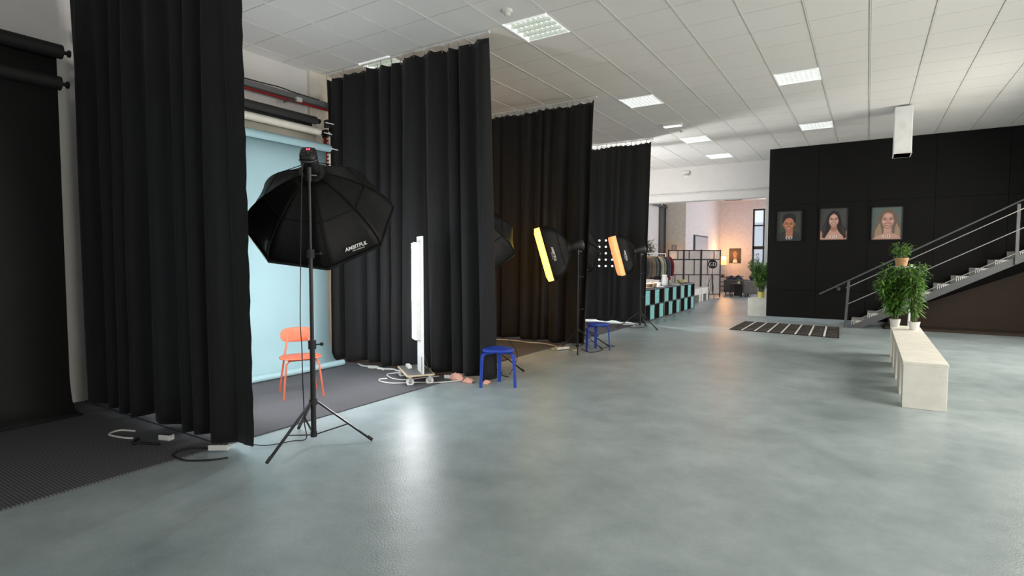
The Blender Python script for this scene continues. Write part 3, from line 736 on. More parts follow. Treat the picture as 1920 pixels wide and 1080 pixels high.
# ------------------------------------------------------------------ stools
def stool(feet, label, seat_z=.445):
    cx = sum(f[0] for f in feet) / 3; cy = sum(f[1] for f in feet) / 3
    t = thing('wooden_stool', label, 'stool', (cx, cy, 0), 'blue three-legged stools')
    dirs = [Vector((f[0] - cx, f[1] - cy, 0)).normalized() for f in feet]; angs = sorted(math.atan2(d.y, d.x) for d in dirs)
    def rr(th):  # rounded triangle with corners over the legs
        q = max(math.cos(th - a) for a in angs); return .150 + .045 * q ** 3
    rg = []
    for z, s in ((-.019, .93), (-.015, .985), (-.008, 1), (.008, 1), (.013, .985), (.015, .93), (.013, .45), (.012, .05)):
        rg.append([Vector((cx + rr(2 * PI * k / 48) * s * math.cos(2 * PI * k / 48), cy + rr(2 * PI * k / 48) * s * math.sin(2 * PI * k / 48), seat_z - .015 + z)) for k in range(48)])
    MB().rings(rg, 'blue_paint').build('seat', t)
    for f, d in zip(feet, dirs):
        L_ = math.hypot(f[0] - cx, f[1] - cy); path = []
        z0 = seat_z - .048
        path.append((.06, z0)); path.append((L_ - .075, z0))
        for k in range(1, 8):
            a = PI / 2 * k / 8; path.append((L_ - .075 + .055 * math.sin(a), z0 - .055 * (1 - math.cos(a))))
        path.append((L_ - .018, z0 - .07)); path.append((L_, 0))
        sd = Vector((-d.y, d.x, 0)); rg = []
        for i, (r_, z) in enumerate(path):
            pa = path[max(i - 1, 0)]; pb = path[min(i + 1, len(path) - 1)]
            tg = Vector((d.x * (pb[0] - pa[0]), d.y * (pb[0] - pa[0]), pb[1] - pa[1])).normalized(); nn = sd.cross(tg)
            c = Vector((cx, cy, 0)) + d * r_ + Vector((0, 0, z)); w_ = .026 if i < len(path) - 1 else .019
            rg.append([c + sd * w_ + nn * .010, c - sd * w_ + nn * .010, c - sd * w_ - nn * .010, c + sd * w_ - nn * .010])
        MB().rings(rg, 'blue_paint', smooth=False).build('leg', t, bevel=.003)
stool([(-3.743, 5.19), (-3.405, 5.408), (-3.738, 5.575)], 'nearer blue wooden stool in front of the second curtain')
stool([(-3.787, 8.183), (-3.516, 8.483), (-3.80, 8.56)], 'farther blue wooden stool beside the third curtain')

# ------------------------------------------------------------------ orange chair
cc = Vector((-5.185, 3.835, .012)); th = R(61.6)
MC = Matrix.Translation(cc) @ Matrix.Rotation(th, 4, 'Z')
def CP(x, y, z): return MC @ Vector((x, y, z))
t = thing('dining_chair', 'orange metal chair on the grey carpet before the light blue backdrop', 'chair', cc)
rg = []
for z, s in ((-.008, .95), (-.005, 1), (.004, 1), (.008, .97), (.006, .5), (.005, .04)):
    ring = []
    for k in range(48):
        a = 2 * PI * k / 48; c_, s_ = math.cos(a), math.sin(a); e = 2.5
        q = (abs(c_) ** e + abs(s_) ** e) ** (-1 / e); ring.append(CP(.215 * q * c_ * s, .195 * q * s_ * s, .415 + z))
    rg.append(ring)
MB().rings(rg, 'orange_paint').build('seat', t)
rg = []
for dy, s in ((-.007, .96), (-.004, 1), (.004, 1), (.007, .96)):
    ring = []
    for k in range(48):
        a = 2 * PI * k / 48; c_, s_ = math.cos(a), math.sin(a); e = 3.2
        q = (abs(c_) ** e + abs(s_) ** e) ** (-1 / e); x = .178 * q * c_ * s; z = .080 * q * s_ * s
        ring.append(CP(x, .215 + dy - .9 * x * x + .12 * z, .635 + z))
    rg.append(ring)
MB().rings(rg, 'orange_paint').build('backrest', t)
for sx in (-1, 1):
    fx, fy = .2 * sx, -.205
    MB().tube(smooth_path([CP(.10 * sx, -.10, .397), CP(.135 * sx, -.135, .395), CP(.158 * sx, -.158, .372), CP(.168 * sx, -.165, .34), CP(fx, fy, 0)], 5), .0105, 'orange_paint', 12).build('leg', t)
    MB().tube(smooth_path([CP(.105 * sx, .205, .63), CP(.12 * sx, .175, .53), CP(.14 * sx, .155, .43), CP(.165 * sx, .18, .25), CP(.195 * sx, .21, 0)], 5), .0105, 'orange_paint', 12).build('leg', t)
MB().tube([CP(-.14, .155, .400), CP(.14, .155, .400)], .009, 'orange_paint', 8).tube([CP(-.12, -.12, .397), CP(.12, -.12, .397)], .009, 'orange_paint', 8).build('seat_frame', t)

# ------------------------------------------------------------------ lit bulb panel behind the farthest curtain
t = thing('bulb_panel', 'panel of round bulbs shining through the farthest curtain', 'light', (-5.55, 12.95, 0))
MB().box((-5.95, 12.98, 0), (-5.91, 13.02, 2.1), 'black_metal').box((-5.19, 12.98, 0), (-5.15, 13.02, 2.1), 'black_metal').box((-5.95, 12.98, 2.06), (-5.15, 13.02, 2.1), 'black_metal').box((-5.95, 12.98, 1.2), (-5.15, 13.02, 1.23), 'black_metal').build('frame', t)
for r_ in range(5):
    for c in range(4):
        MB().ball((-5.86 + .175 * c, 12.99, 1.32 + .16 * r_), .027, 'bulb', 12).build('bulb', t)
tag(MB().box((-6.0, 12.72, .36), (-4.9, 12.96, .40), 'white_paint').box((-5.98, 12.74, 0), (-5.94, 12.94, .36), 'white_paint').box((-4.96, 12.74, 0), (-4.92, 12.94, .36), 'white_paint').build('low_table'), 'low white table faintly seen through the farthest curtain', 'table')

# ------------------------------------------------------------------ cube shelf with turquoise boxes
def shelf_unit(y0, pattern, label, k):
    X0, X1 = -4.74, -4.345; L_ = 1.477; T = .795; t = thing('cube_shelf', label, 'shelf', (-4.55, y0 + L_ / 2, 0), 'black cube shelf units')
    q = MB().box((X0, y0, 0), (X1, y0 + L_, .038), 'black_wood').box((X0, y0, T - .038), (X1, y0 + L_, T), 'black_wood')
    q.box((X0, y0, .038), (X1, y0 + .038, T - .038), 'black_wood').box((X0, y0 + L_ - .038, .038), (X1, y0 + L_, T - .038), 'black_wood')
    q.build('frame', t, bevel=.001)
    MB().box((X0, y0 + .038, .39), (X1 - .004, y0 + L_ - .038, .406), 'black_wood').build('shelf_board', t)
    cw = (L_ - .076) / 4
    d = MB()
    for j in range(1, 4): d.box((X0, y0 + .038 + cw * j - .008, .038), (X1 - .004, y0 + .038 + cw * j + .008, T - .038), 'black_wood')
    d.build('divider', t); MB().box((X0 - .004, y0, 0), (X0, y0 + L_, T), 'black_wood').build('back_panel', t)
    for row in (0, 1):
        for j in range(4):
            if pattern[row][j]:
                a = y0 + .038 + cw * j + .014; c = a + cw - .028; z0 = .408 if row == 0 else .040; z1 = z0 + (.335 if row == 0 else .335)
                b_ = thing('storage_box', 'turquoise storage box in the %s shelf unit, %s row, %s' % (k, 'upper' if row == 0 else 'lower', ('first', 'second', 'third', 'fourth')[j] + ' cell from the camera'), 'box', (X1 - .15, (a + c) / 2, z0), 'turquoise storage boxes')
                MB().box((X0 + .03, a, z0), (X1 - .012, c, z1 - .05), 'cyan_box').build('body', b_, bevel=.004)
                MB().box((X0 + .026, a - .003, z1 - .06), (X1 - .007, c + .003, z1), 'cyan_box').build('lid', b_, bevel=.004)
shelf_unit(12.58, ((1, 0, 1, 0), (0, 1, 0, 1)), 'nearest black cube shelf unit beside the farthest curtain', 'nearest')
shelf_unit(14.06, ((1, 0, 1, 0), (0, 1, 0, 1)), 'middle black cube shelf unit', 'middle')
shelf_unit(15.54, ((1, 0, 1, 0), (0, 1, 0, 1)), 'farthest black cube shelf unit, beside the white bench', 'farthest')

TZ = .795
t = thing('glass_dispenser', 'clear lidded glass jar standing on the black shelf', 'jar', (-4.5, 14.55, TZ))
MB().lathe((-4.5, 14.55, TZ), [(.075, 0), (.085, .02), (.085, .20), (.06, .235), (.055, .25)], 'glass_jar', 20).build('body', t)
MB().lathe((-4.5, 14.55, TZ), [(.062, .25), (.062, .28), (.03, .29)], 'white_plastic', 20).build('lid', t)
MB().lathe((-4.5, 14.55, TZ), [(.07, .03), (.072, .14), (.02, .145)], 'paper', 16).build('contents', t)
t = thing('snack_basket', 'orange-brown snack basket at the near end of the shelf top', 'basket', (-4.55, 13.62, TZ))
MB().lathe((-4.56, 13.62, TZ), [(.10, 0), (.14, .03), (.16, .095), (.15, .098), (.13, .05), (.02, .03)], 'terracotta', 20).build('bowl', t)
q = MB()
for k in range(14): q.ball((-4.56 + .09 * math.cos(k * 2.4) * (k / 14), 13.62 + .09 * math.sin(k * 2.4) * (k / 14), TZ + .085 + .01 * (k % 3)), .028, 'snack', 8)
q.build('snacks', t)
for k in range(6):
    x, y = -4.50 - .085 * (k % 3), 14.02 + .1 * (k // 3)
    t = thing('drinking_glass', 'drinking glass in the cluster beside the glass jar', 'glass', (x, y, TZ), 'drinking glasses on the black shelf')
    MB().lathe((x, y, TZ), [(.028, 0), (.036, .10), (.034, .10), (.026, .012)], 'glass_jar', 14).build('cup', t)
tag(MB().box((-4.70, 12.95, TZ + .09), (-4.42, 13.5, TZ + .105), 'paper').box((-4.68, 12.98, TZ), (-4.66, 13.0, TZ + .09), 'paper').box((-4.46, 13.45, TZ), (-4.44, 13.47, TZ + .09), 'paper').build('tray'), 'white tray riser at the near end of the shelf top', 'tray')
for k, (x, y, rz, lb) in enumerate(((-4.52, 13.25, .2, 'white paper sheet under the tray riser'), (-4.45, 13.95, .5, 'white paper sheet near the snack basket'), (-4.50, 15.35, -.2, 'white paper sheet in the middle of the shelf top'), (-4.55, 15.75, .3, 'white paper sheet beside the cream bowl'))):
    tag(MB().box((-.11, -.15, 0), (.11, .15, .004), 'paper', Matrix.Translation((x, y, TZ)) @ Matrix.Rotation(rz, 4, 'Z')).build('paper_sheet'), lb, 'paper')
tag(MB().lathe((-4.55, 16.3, TZ), [(.06, 0), (.08, .01), (.155, .10), (.15, .102), (.07, .02), (.01, .018)], 'cream_bowl', 26).build('bowl'), 'shallow cream bowl at the far end of the shelf top', 'bowl')

# ------------------------------------------------------------------ clothes rack
RX = -5.30; RZ = 1.66
t = thing('clothes_rack', 'clothes rack with a white top rail behind the black shelf', 'clothes rack', (RX, 15.2, 0))
MB().cyl((RX, 13.6, RZ), (RX, 17.2, RZ), .016, 'white_paint').build('rail', t)
for y in (13.6, 17.2):
    MB().cyl((RX, y, .05), (RX, y, RZ), .016, 'white_paint').cyl((RX - .25, y, .05), (RX + .25, y, .05), .016, 'white_paint').build('side_frame', t)
MB().cyl((RX - .0, 13.6, .05), (RX, 17.2, .05), .012, 'white_paint').build('bottom_rail', t)
cols = [((.55, .62, .20), 'yellow-green'), ((.02, .02, .02), 'black'), ((.50, .47, .40), 'light grey'), ((.03, .035, .04), 'charcoal'), ((.10, .10, .10), 'dark grey'), ((.20, .11, .07), 'brown'), ((.16, .15, .13), 'taupe'), ((.12, .13, .12), 'grey-green'), ((.018, .018, .02), 'black quilted'), ((.55, .53, .45), 'cream'), ((.24, .28, .16), 'olive'), ((.03, .03, .05), 'navy'), ((.07, .085, .11), 'slate blue'), ((.19, .006, .010), 'dark red puffer')]
for i, (c, nm) in enumerate(cols):
    red = i == len(cols) - 1
    y = 13.85 + .235 * i; 
    m = mat('cloth_%d' % i, c, .85, noise=(9, tuple(q * .7 for q in c), 4, (1, 1, 1)), bump=(12, .6, .02))
    rr = random.Random(i + 20); bot = .90 + .14 * rr.random() if not red else .86; w0 = .20 + .03 * rr.random(); thk = .055 if not red else .12
    if red: w0 = .22
    t = thing('hanging_jacket', '%s jacket hanging on the clothes rack' % nm if not red else 'dark red puffer jacket at the far end of the clothes rack', 'jacket', (RX, y, RZ), 'jackets on the clothes rack')
    rg = []; top = RZ - .10
    for k in range(15):
        v = k / 14; z = top - (top - bot) * v
        hw = (.05 + (w0 - .05) * min(1, (v / .10)) ** .6) * (1 + .16 * v); tk = thk * (.35 + .65 * min(1, v / .12)) * (1 + .35 * v)
        if red: tk *= 1 + .18 * math.sin(k * PI); hw += .018 * (k % 2)
        rg.append([Vector((RX + hw * math.cos(a) * (1 + .05 * math.sin(3 * a + k * .3)), y + tk * (math.sin(a)) * (1 + .2 * math.sin(5 * a + i)), z)) for a in [2 * PI * q / 20 for q in range(20)]])
    MB().rings(rg, 'cloth_%d' % i).build('body', t)
    for s in (-1, 1):
        pts = [(RX + s * w0 * .85, y, top - .03), (RX + s * (w0 + .05), y - .01, top - .12), (RX + s * (w0 + .085), y - .02, top - .30), (RX + s * (w0 + .07), y - .02, max(bot + .02, top - .58))]
        MB().tube(smooth_path(pts, 4), [.05 + .012 * (1 if red else 0)] * 4 * 3 + [.042], 'cloth_%d' % i, 10).build('sleeve', t)
    MB().tube(smooth_path([(RX - .17, y, top - .04), (RX, y, top + .02), (RX + .17, y, top - .04)]), .007, 'terracotta', 6).tube([(RX, y, top + .02), (RX, y, RZ + .02)], .003, 'steel', 6).build('hanger', t)

# ------------------------------------------------------------------ plants
def leaf(mb, base, d, ln, wd, m, droop=.35):
    d = Vector(d).normalized(); sd = d.cross(Vector((0, 0, 1)))
    if sd.length < .05: sd = Vector((1, 0, 0))
    sd.normalize(); b0 = Vector(base); m1 = b0 + d * ln * .4 + Vector((0, 0, .02 * ln)); m2 = b0 + d * ln * .75 - Vector((0, 0, droop * ln * .3)); tip = b0 + d * ln - Vector((0, 0, droop * ln * .7))
    mb.add([b0, m1 + sd * wd, m1 - sd * wd, m2 + sd * wd * .8, m2 - sd * wd * .8, tip], [(0, 1, 2), (1, 3, 4, 2), (3, 5, 4)], m, True)
def bushy(name, label, cat, base, h, rad, nst, nlf, ln, wd, m, seed, potm, pr=.1, ph=.16, z_lo=.25, group=None):
    rr = random.Random(seed); x, y, z = base
    t = thing(name, label, cat, base, group)
    MB().lathe((x, y, z), [(pr * .75, 0), (pr, ph * .9), (pr * 1.05, ph), (pr * .85, ph), (pr * .8, ph * .8), (.01, ph * .8)], potm, 20).build('pot', t)
    st = MB(); lf = MB()
    for k in range(nst):
        a = rr.random() * 2 * PI; rd = rad * rr.random() ** .6; hh = h * (.65 + .35 * rr.random())
        p0 = Vector((x + pr * .4 * math.cos(a), y + pr * .4 * math.sin(a), z + ph * .8)); p2 = Vector((x + rd * math.cos(a), y + rd * math.sin(a), z + hh)); p1 = p0.lerp(p2, .5) + Vector((0, 0, .1 * h))
        pth = smooth_path([p0, p1, p2], 5); st.tube(pth, .005, 'stem', 5)
        for j in range(nlf):
            u_ = z_lo + (1 - z_lo) * rr.random(); q = pth[min(int(u_ * (len(pth) - 1)), len(pth) - 1)] + Vector((rr.gauss(0, .012), rr.gauss(0, .012), rr.gauss(0, .02)))
            b_ = rr.random() * 2 * PI; e = rr.uniform(-.3, .8)
            leaf(lf, q, (math.cos(b_) * math.cos(e), math.sin(b_) * math.cos(e), math.sin(e)), ln * rr.uniform(.6, 1.2), wd * rr.uniform(.7, 1.2), m, .5)
    st.build('stems', t); lf.build('foliage', t)
    return t
# white benches / planter boxes
def bench(x0, x1, y0, y1, supports, label, z=.47, apron=.22):
    t = thing('white_bench', label, 'bench', ((x0 + x1) / 2, (y0 + y1) / 2, 0), 'low white benches')
    MB().box((x0, y0, z - .035), (x1, y1, z), 'bench_white').build('top', t, bevel=.004)
    for a in (x0 + .01, x1 - .03): MB().box((a, y0 + .005, z - apron), (a + .02, y1 - .005, z - .035), 'bench_white').build('apron', t)
    for a in supports: MB().box((x0 + .005, a - .11, 0), (x1 - .005, a + .11, z - .035), 'bench_white').build('leg', t, bevel=.004)
bench(-5.75, -4.93, 17.3, 18.75, [17.45, 18.6], 'long low white bench beyond the black shelf, near section')
bench(-5.75, -4.93, 18.78, 20.2, [18.95, 20.05], 'long low white bench beyond the black shelf, middle section')
bench(-5.75, -4.93, 20.23, 21.25, [20.4, 21.1], 'long low white bench in front of the folding screen, far section')
for k, (a, c) in enumerate(((9.5, 10.46), (8.62, 9.48), (7.70, 8.60), (6.8, 7.68))):
    bench(.33, .70, a, c, [a + .05 + .06, c - .05 - .06], ('white bench at the right edge carrying the plants, farthest section', 'white bench at the right edge, second section from the plants', 'white bench at the right edge, third section from the plants', 'white bench at the right edge, section nearest the camera')[k], apron=.06)
t = thing('planter_box', 'white box planter base at the left end of the black wall', 'planter', (-2.3, 15.95, 0))
MB().box((-2.63, 15.68, 0), (-1.98, 16.25, .46), 'bench_white').build('body', t, bevel=.006)
MB().box((-2.635, 15.675, .46), (-1.975, 16.255, .475), 'bench_white').build('top', t)
bushy('bamboo_plant', 'green bamboo in a yellow pot on the white box by the black wall', 'plant', (-2.34, 15.95, .475), 1.0, .36, 30, 40, .15, .014, 'leaf', 5, 'yellow_pot', .09, .16)
bushy('bamboo_plant', 'green leafy plant at the right edge in front of the stairs', 'plant', (.38, 10.2, .47), .95, .27, 38, 60, .14, .014, 'leaf', 9, 'white_pot', .07, .12)
bushy('bamboo_plant', 'second leafy plant crowding behind the one at the right edge', 'plant', (.60, 9.90, .47), 1.0, .2, 22, 40, .13, .012, 'leaf', 19, 'white_pot', .07, .12)
t = thing('plant_stand', 'slim white pole stand with a grey clamp at the right edge', 'plant stand', (.56, 10.3, .47))
MB().cyl((.56, 10.36, .47), (.56, 10.36, 1.42), .016, 'white_paint').build('pole', t)
MB().box((.30, 10.30, 1.31), (.60, 10.42, 1.36), 'grey_metal').build('clamp', t)
MB().box((.32, 10.24, 1.36), (.72, 10.48, 1.385), 'white_paint').build('shelf', t)
bushy('trailing_plant', 'small plant in a terracotta pot above the leafy plants', 'plant', (.44, 10.36, 1.385), .34, .16, 12, 20, .11, .010, 'leaf', 29, 'terracotta', .09, .13)

bushy('potted_palm', 'dark green palm behind the clothes rack, left one', 'plant', (-6.36, 17.5, 1.15), .95, .28, 16, 18, .26, .016, 'leaf_dark', 31, 'white_pot', .14, .22, .45)
bushy('potted_palm', 'dark green palm behind the clothes rack, right one', 'plant', (-6.36, 18.5, 1.15), 1.0, .28, 16, 18, .26, .016, 'leaf_dark', 37, 'white_pot', .14, .22, .45)
t = thing('wall_shelf', 'tall white cupboard carrying the palms behind the clothes rack', 'cupboard', (-6.5, 18, 0))
MB().box((XL, 16.95, 0), (-6.1, 19.1, 1.15), 'white_paint').build('body', t, bevel=.005)
for k in range(3): MB().box((-6.1, 17.0 + .7 * k, .05), (-6.085, 17.66 + .7 * k, 1.1), 'white_paint').build('door', t)

# ------------------------------------------------------------------ lounge left wall: cable ladder, pipes, vent cabinet
t = thing('cable_ladder', 'grey vertical cable ladder on the lounge wall', 'cable tray', (XL, 21.8, 2))
q = MB().box((XL + .01, 21.45, 1.2), (XL + .07, 21.49, 3.66), 'grey_metal').box((XL + .01, 21.95, 1.2), (XL + .07, 21.99, 3.66), 'grey_metal'); q.build('rail', t)
q = MB()
for k in range(22): q.box((XL + .02, 21.49, 1.25 + .11 * k), (XL + .055, 21.95, 1.28 + .11 * k), 'grey_metal')
q.build('rungs', t)
q = MB()
for k in range(4): q.cyl((XL + .05, 21.55 + .1 * k, 1.2), (XL + .05, 21.55 + .1 * k, 3.6), .022, 'grey_pipe', 8)
q.build('cables', t)
tag(MB().tube([(XL + .05, 22.12, .2), (XL + .05, 22.12, 3.66)], .03, 'dark_wood', 10).build('downpipe'), 'dark thin pipe beside the cable ladder', 'pipe')
tag(MB().tube([(XL + .10, 19.0, 3.55), (XL + .10, 22.1, 3.55)], .045, 'grey_metal', 12).tube([(XL + .10, 21.7, 3.55), (XL + .10, 21.7, HC)], .03, 'grey_metal', 10).build('duct'), 'grey horizontal pipe high on the lounge wall', 'pipe')
t = thing('wall_frame', 'small framed notice beside the folding screen top', 'picture', (-6.5, 22.15, 1.9))
MB().box((-6.58, 22.14, 1.84), (-6.40, 22.165, 2.04), 'frame_black').build('frame', t)
MB().box((-6.565, 22.135, 1.86), (-6.415, 22.142, 2.02), 'door_grey').build('print', t)

# door in the lounge left wall
t = MB().box((-6.05, 26.0, 0), (-5.99, 28.0, .02), 'door_grey')
q = MB().box((-6.05, 23.35, 0), (-6.0, 25.60, 2.50), 'frame_black'); dr = struct(q, 'door_1')
MB().box((-6.0, 23.41, .02), (-5.98, 25.54, 2.44), 'door_grey').build('door_leaf', dr)
MB().tube([(-5.94, 25.4, 1.0), (-5.94, 25.4, 1.25)], .012, 'steel', 8).build('handle', dr)

# ------------------------------------------------------------------ folding screen
t = thing('folding_screen', 'three-panel folding screen with black grid frame and pale panes', 'room divider', (-5.6, 22.1, 0))
pts = [Vector((-6.52, 21.50, 0)), Vector((-6.02, 21.86, 0)), Vector((-5.42, 22.10, 0)), Vector((-4.80, 22.58, 0))]
mull = [[(.62, .80, 1), (.20, .48, .80), (.45, .0, .48)], [(.30, .80, 1), (.62, .48, .80), (.30, .14, .48)], [(.66, .80, 1), (.32, .48, .80), (.62, .0, .48)]]
for k in range(3):
    a, b_ = pts[k], pts[k + 1]; d = (b_ - a); ln = d.length; d = d / ln; H = 1.86
    a = a + d * .012; ln -= .024
    def W(u_, z): return a + d * ln * u_ + Vector((0, 0, z))
    f = MB()
    for u_ in (0, 1): f.bar(W(u_, .02), W(u_, H), .045, .035, 'frame_black', up=d)
    for z in (.14, .48 * H, .80 * H, .985 * H): f.bar(W(0, z), W(1, z), .03, .03, 'frame_black')
    for u_, z0, z1 in mull[k]: f.bar(W(u_, max(z0, .08) * H), W(u_, z1 * H * .985), .026, .026, 'frame_black', up=d)
    p = f.build('panel_frame', t)
    sub_part(MB().bar(W(.5, .14), W(.5, H * .985), ln, .006, 'screen_paper', up=d.cross(Vector((0, 0, 1)))).build('pane', t), p)

# ------------------------------------------------------------------ GD lettering
def gd(mb, c, h, xd, zd, nd, m):
    """a high-contrast serif monogram G D centred at c, height h"""
    c = Vector(c); xd = Vector(xd); zd = Vector(zd); nd = Vector(nd) * .001
    def pt(x, z): return c + xd * x * h + zd * z * h + nd
    def quadstrip(a, b_):
        vs = [pt(*p) for p in a] + [pt(*p) for p in b_]; n = len(a)
        mb.add(vs, [(i, i + 1, n + i + 1, n + i) for i in range(n - 1)], m)
    # G
    out, inn = [], []
    for k in range(25):
        a = R(48 + (318 - 48) * k / 24); out.append((-.44 + .44 * math.cos(a), .5 * math.sin(a))); inn.append((-.40 + .26 * math.cos(a), .465 * math.sin(a)))
    quadstrip(out, inn)
    quadstrip([(-.22, -.40), (-.22, .0)], [(-.08, -.40), (-.08, .0)]); quadstrip([(-.34, -.02), (-.34, .02)], [(-.02, -.02), (-.02, .02)])
    quadstrip([(-.13, .22), (-.13, .48)], [(-.10, .22), (-.10, .48)])
    # D
    quadstrip([(.12, -.49), (.12, .49)], [(.27, -.49), (.27, .49)]); quadstrip([(.03, .45), (.03, .49)], [(.42, .45), (.42, .49)]); quadstrip([(.03, -.49), (.03, -.45)], [(.42, -.49), (.42, -.45)])
    out, inn = [], []
    for k in range(19):
        a = R(90 - 180 * k / 18); out.append((.42 + .44 * math.cos(a), .49 * math.sin(a))); inn.append((.40 + .28 * math.cos(a), .45 * math.sin(a)))
    quadstrip(out, inn)
t = thing('sign_stand', 'round black sign with white GD letters on a thin stand', 'sign', (-4.80, 21.25, 0))
sc = Vector((-4.80, 21.25, 1.315)); nd = Vector((.45, -.893, 0)).normalized(); xd = Vector((.893, .45, 0)).normalized(); Z = Vector((0, 0, 1))
MB().cyl(sc, sc + nd * .02, .165, 'black_metal', 36).build('disc', t)
q = MB(); gd(q, sc + nd * .021, .15, xd * .95, Z, nd, 'letter_white'); q.build('letters', t)
MB().cyl((-4.80, 21.25, .3), (-4.80, 21.25, 1.2), .012, 'black_metal', 8).build('pole', t)
for dx, dy in ((-.30, -.06), (.06, .10), (-.05, -.28)):
    MB().tube([(-4.80, 21.25, 1.0), (-4.80 + dx, 21.25 + dy, .01)], .009, 'black_metal', 6).build('leg', t)
tag(MB().tube([(-6.3, 21.42, 1.47), (-4.98, 21.50, 1.47), (-4.80, 21.40, 1.42)], .010, 'black_metal', 8).tube([(-6.3, 21.42, 0), (-6.3, 21.42, 1.47)], .010, 'black_metal', 8).tube([(-4.98, 21.5, 0), (-4.98, 21.50, 1.47)], .010, 'black_metal', 8).build('garment_rail'), 'thin black garment rail in front of the folding screen', 'rail')

# ------------------------------------------------------------------ lounge furniture
def sofa(x0, x1, y0, y1, m, label, arm=True, z=.64):
    t = thing('sofa', label, 'sofa', ((x0 + x1) / 2, (y0 + y1) / 2, 0), 'grey sofas')
    MB().box((x0, y0, .13), (x1, y0 + .22, z), m).build('backrest', t, bevel=.03)
    MB().box((x0 + .02, y0 + .20, .13), (x1 - .02, y1, .40), m).build('seat', t, bevel=.03)
    for a in (x0, x1 - .16): MB().box((a, y0 + .18, .13), (a + .16, y1, z - .05), m).build('arm', t, bevel=.03)
    for a in (x0 + .08, x1 - .08):
        for c in (y0 + .08, y1 - .08): MB().cyl((a, c, 0), (a, c, .14), .022, 'black_wood', 8).build('leg', t)
sofa(-5.03, -4.02, 24.3, 25.2, 'sofa_grey', 'dark grey sofa seen from behind near the lamp')
sofa(-4.10, -3.38, 23.35, 24.15, 'sofa_grey_light', 'lighter grey armchair right of the dark grey sofa')
def cushion(c, rz, tilt, label):
    M = Matrix.Translation(c) @ Matrix.Rotation(rz, 4, 'Z') @ Matrix.Rotation(tilt, 4, 'X') @ Matrix.Rotation(R(45), 4, 'Y'); rg = []
    for k in range(-4, 5):
        v = k / 4; s = math.sqrt(max(0, 1 - v * v)) ** .5 * .98 + .02; y = .07 * v; r_ = []
        for q in range(24):
            a = 2 * PI * q / 24; e = 6; rr_ = (abs(math.cos(a)) ** e + abs(math.sin(a)) ** e) ** (-1 / e)
            r_.append(M @ Vector((.165 * rr_ * math.cos(a) * s, y, .165 * rr_ * math.sin(a) * s)))
        rg.append(r_)
    tag(MB().rings(rg, 'navy').build('cushion'), label, 'cushion', 'navy cushions in the lounge')
cushion((-4.78, 24.62, .62), .3, -.3, 'navy cushion on the dark sofa, left one of the pair')
cushion((-4.52, 24.66, .64), .3, -.3, 'navy cushion on the dark sofa, right one of the pair')
cushion((-4.18, 26.3, .70), .3, -.3, 'navy cushion on the far sofa, leftmost')
cushion((-3.92, 26.3, .70), .3, -.3, 'navy cushion on the far sofa, middle')
cushion((-3.70, 26.3, .70), .3, -.3, 'navy cushion on the far sofa, beside the leafy plant')
sofa(-4.6, -3.2, 26.0, 26.8, 'navy', 'far dark sofa facing the window', z=.60)
t = thing('side_table', 'black side table standing behind the dark grey sofa', 'table', (-4.2, 23.5, 0))
MB().box((-4.50, 23.0, .50), (-4.12, 23.3, .53), 'black_metal').build('top', t)
for a in (-4.49, -4.13):
    for c in (23.01, 23.29): MB().box((a - .012, c - .012, 0), (a + .012, c + .012, .5), 'black_metal').build('leg', t)
MB().box((-4.42, 23.28, .05), (-4.12, 23.295, .5), 'black_metal').build('panel', t)
bushy('herb_pot', 'small plant in a pale pot on the black side table', 'plant', (-4.24, 23.15, .53), .22, .10, 8, 10, .07, .010, 'leaf', 41, 'cream_bowl', .06, .09)
t = thing('metal_plant_stand', 'slim metal plant stand beside the lighter armchair', 'plant stand', (-3.25, 22.2, 0))
for a, c in ((-3.38, 22.2), (-3.18, 22.2), (-3.28, 22.38)): MB().cyl((a, c, 0), (a, c, .62), .010, 'steel', 8).build('leg', t)
MB().cyl((-3.28, 22.26, .62), (-3.28, 22.26, .64), .15, 'steel', 16).build('top', t)
bushy('bamboo_plant', 'dense leafy plant on the metal stand in front of the lounge window', 'plant', (-3.28, 22.26, .64), .75, .33, 22, 34, .16, .014, 'leaf', 43, 'white_pot', .1, .15)
bushy('ficus_tree', 'tall slender plant left of the lounge window', 'plant', (-4.38, 27.6, 0), 1.85, .30, 14, 34, .15, .022, 'leaf_dark', 47, 'terracotta', .16, .3, .35)
bushy('ficus_tree', 'broad leafy plant under the lounge window', 'plant', (-3.7, 27.3, 0), 1.55, .45, 22, 34, .16, .022, 'leaf', 53, 'terracotta', .18, .3, .3)
# shelf table with lamp
t = thing('console_table', 'dark three-tier console table under the glowing lamp', 'table', (-5.72, 27.3, 0))
for z in (.64, .42, .22): MB().box((-6.0, 27.0, z), (-5.42, 27.6, z + .025), 'dark_wood').build('shelf', t)
for a in (-5.98, -5.44):
    for c in (27.02, 27.58): MB().box((a - .018, c - .018, 0), (a + .018, c + .018, .64), 'dark_wood').build('leg', t)
t = thing('table_lamp', 'glowing orange-shaded lamp against the lounge wall', 'lamp', (-5.7, 27.3, .665))
MB().lathe((-5.70, 27.3, .665), [(.10, 0), (.10, .015), (.04, .05), (.13, .09), (.02, .12)], 'dark_wood', 18).build('base', t)
MB().cyl((-5.70, 27.3, .78), (-5.70, 27.3, 1.30), .010, 'steel', 8).build('stem', t)
MB().lathe((-5.70, 27.3, 0), [(.16, 1.24), (.135, 1.62)], 'shade', 24).build('lamp_shade', t, solid=.003)
pl = bpy.data.lights.new('table_lamp_bulb', 'POINT'); pl.energy = 45; pl.color = (1, .47, .16); pl.shadow_soft_size = .08
po = bpy.data.objects.new('table_lamp_bulb', pl); COL.objects.link(po); po.location = (-5.55, 27.1, 1.75)
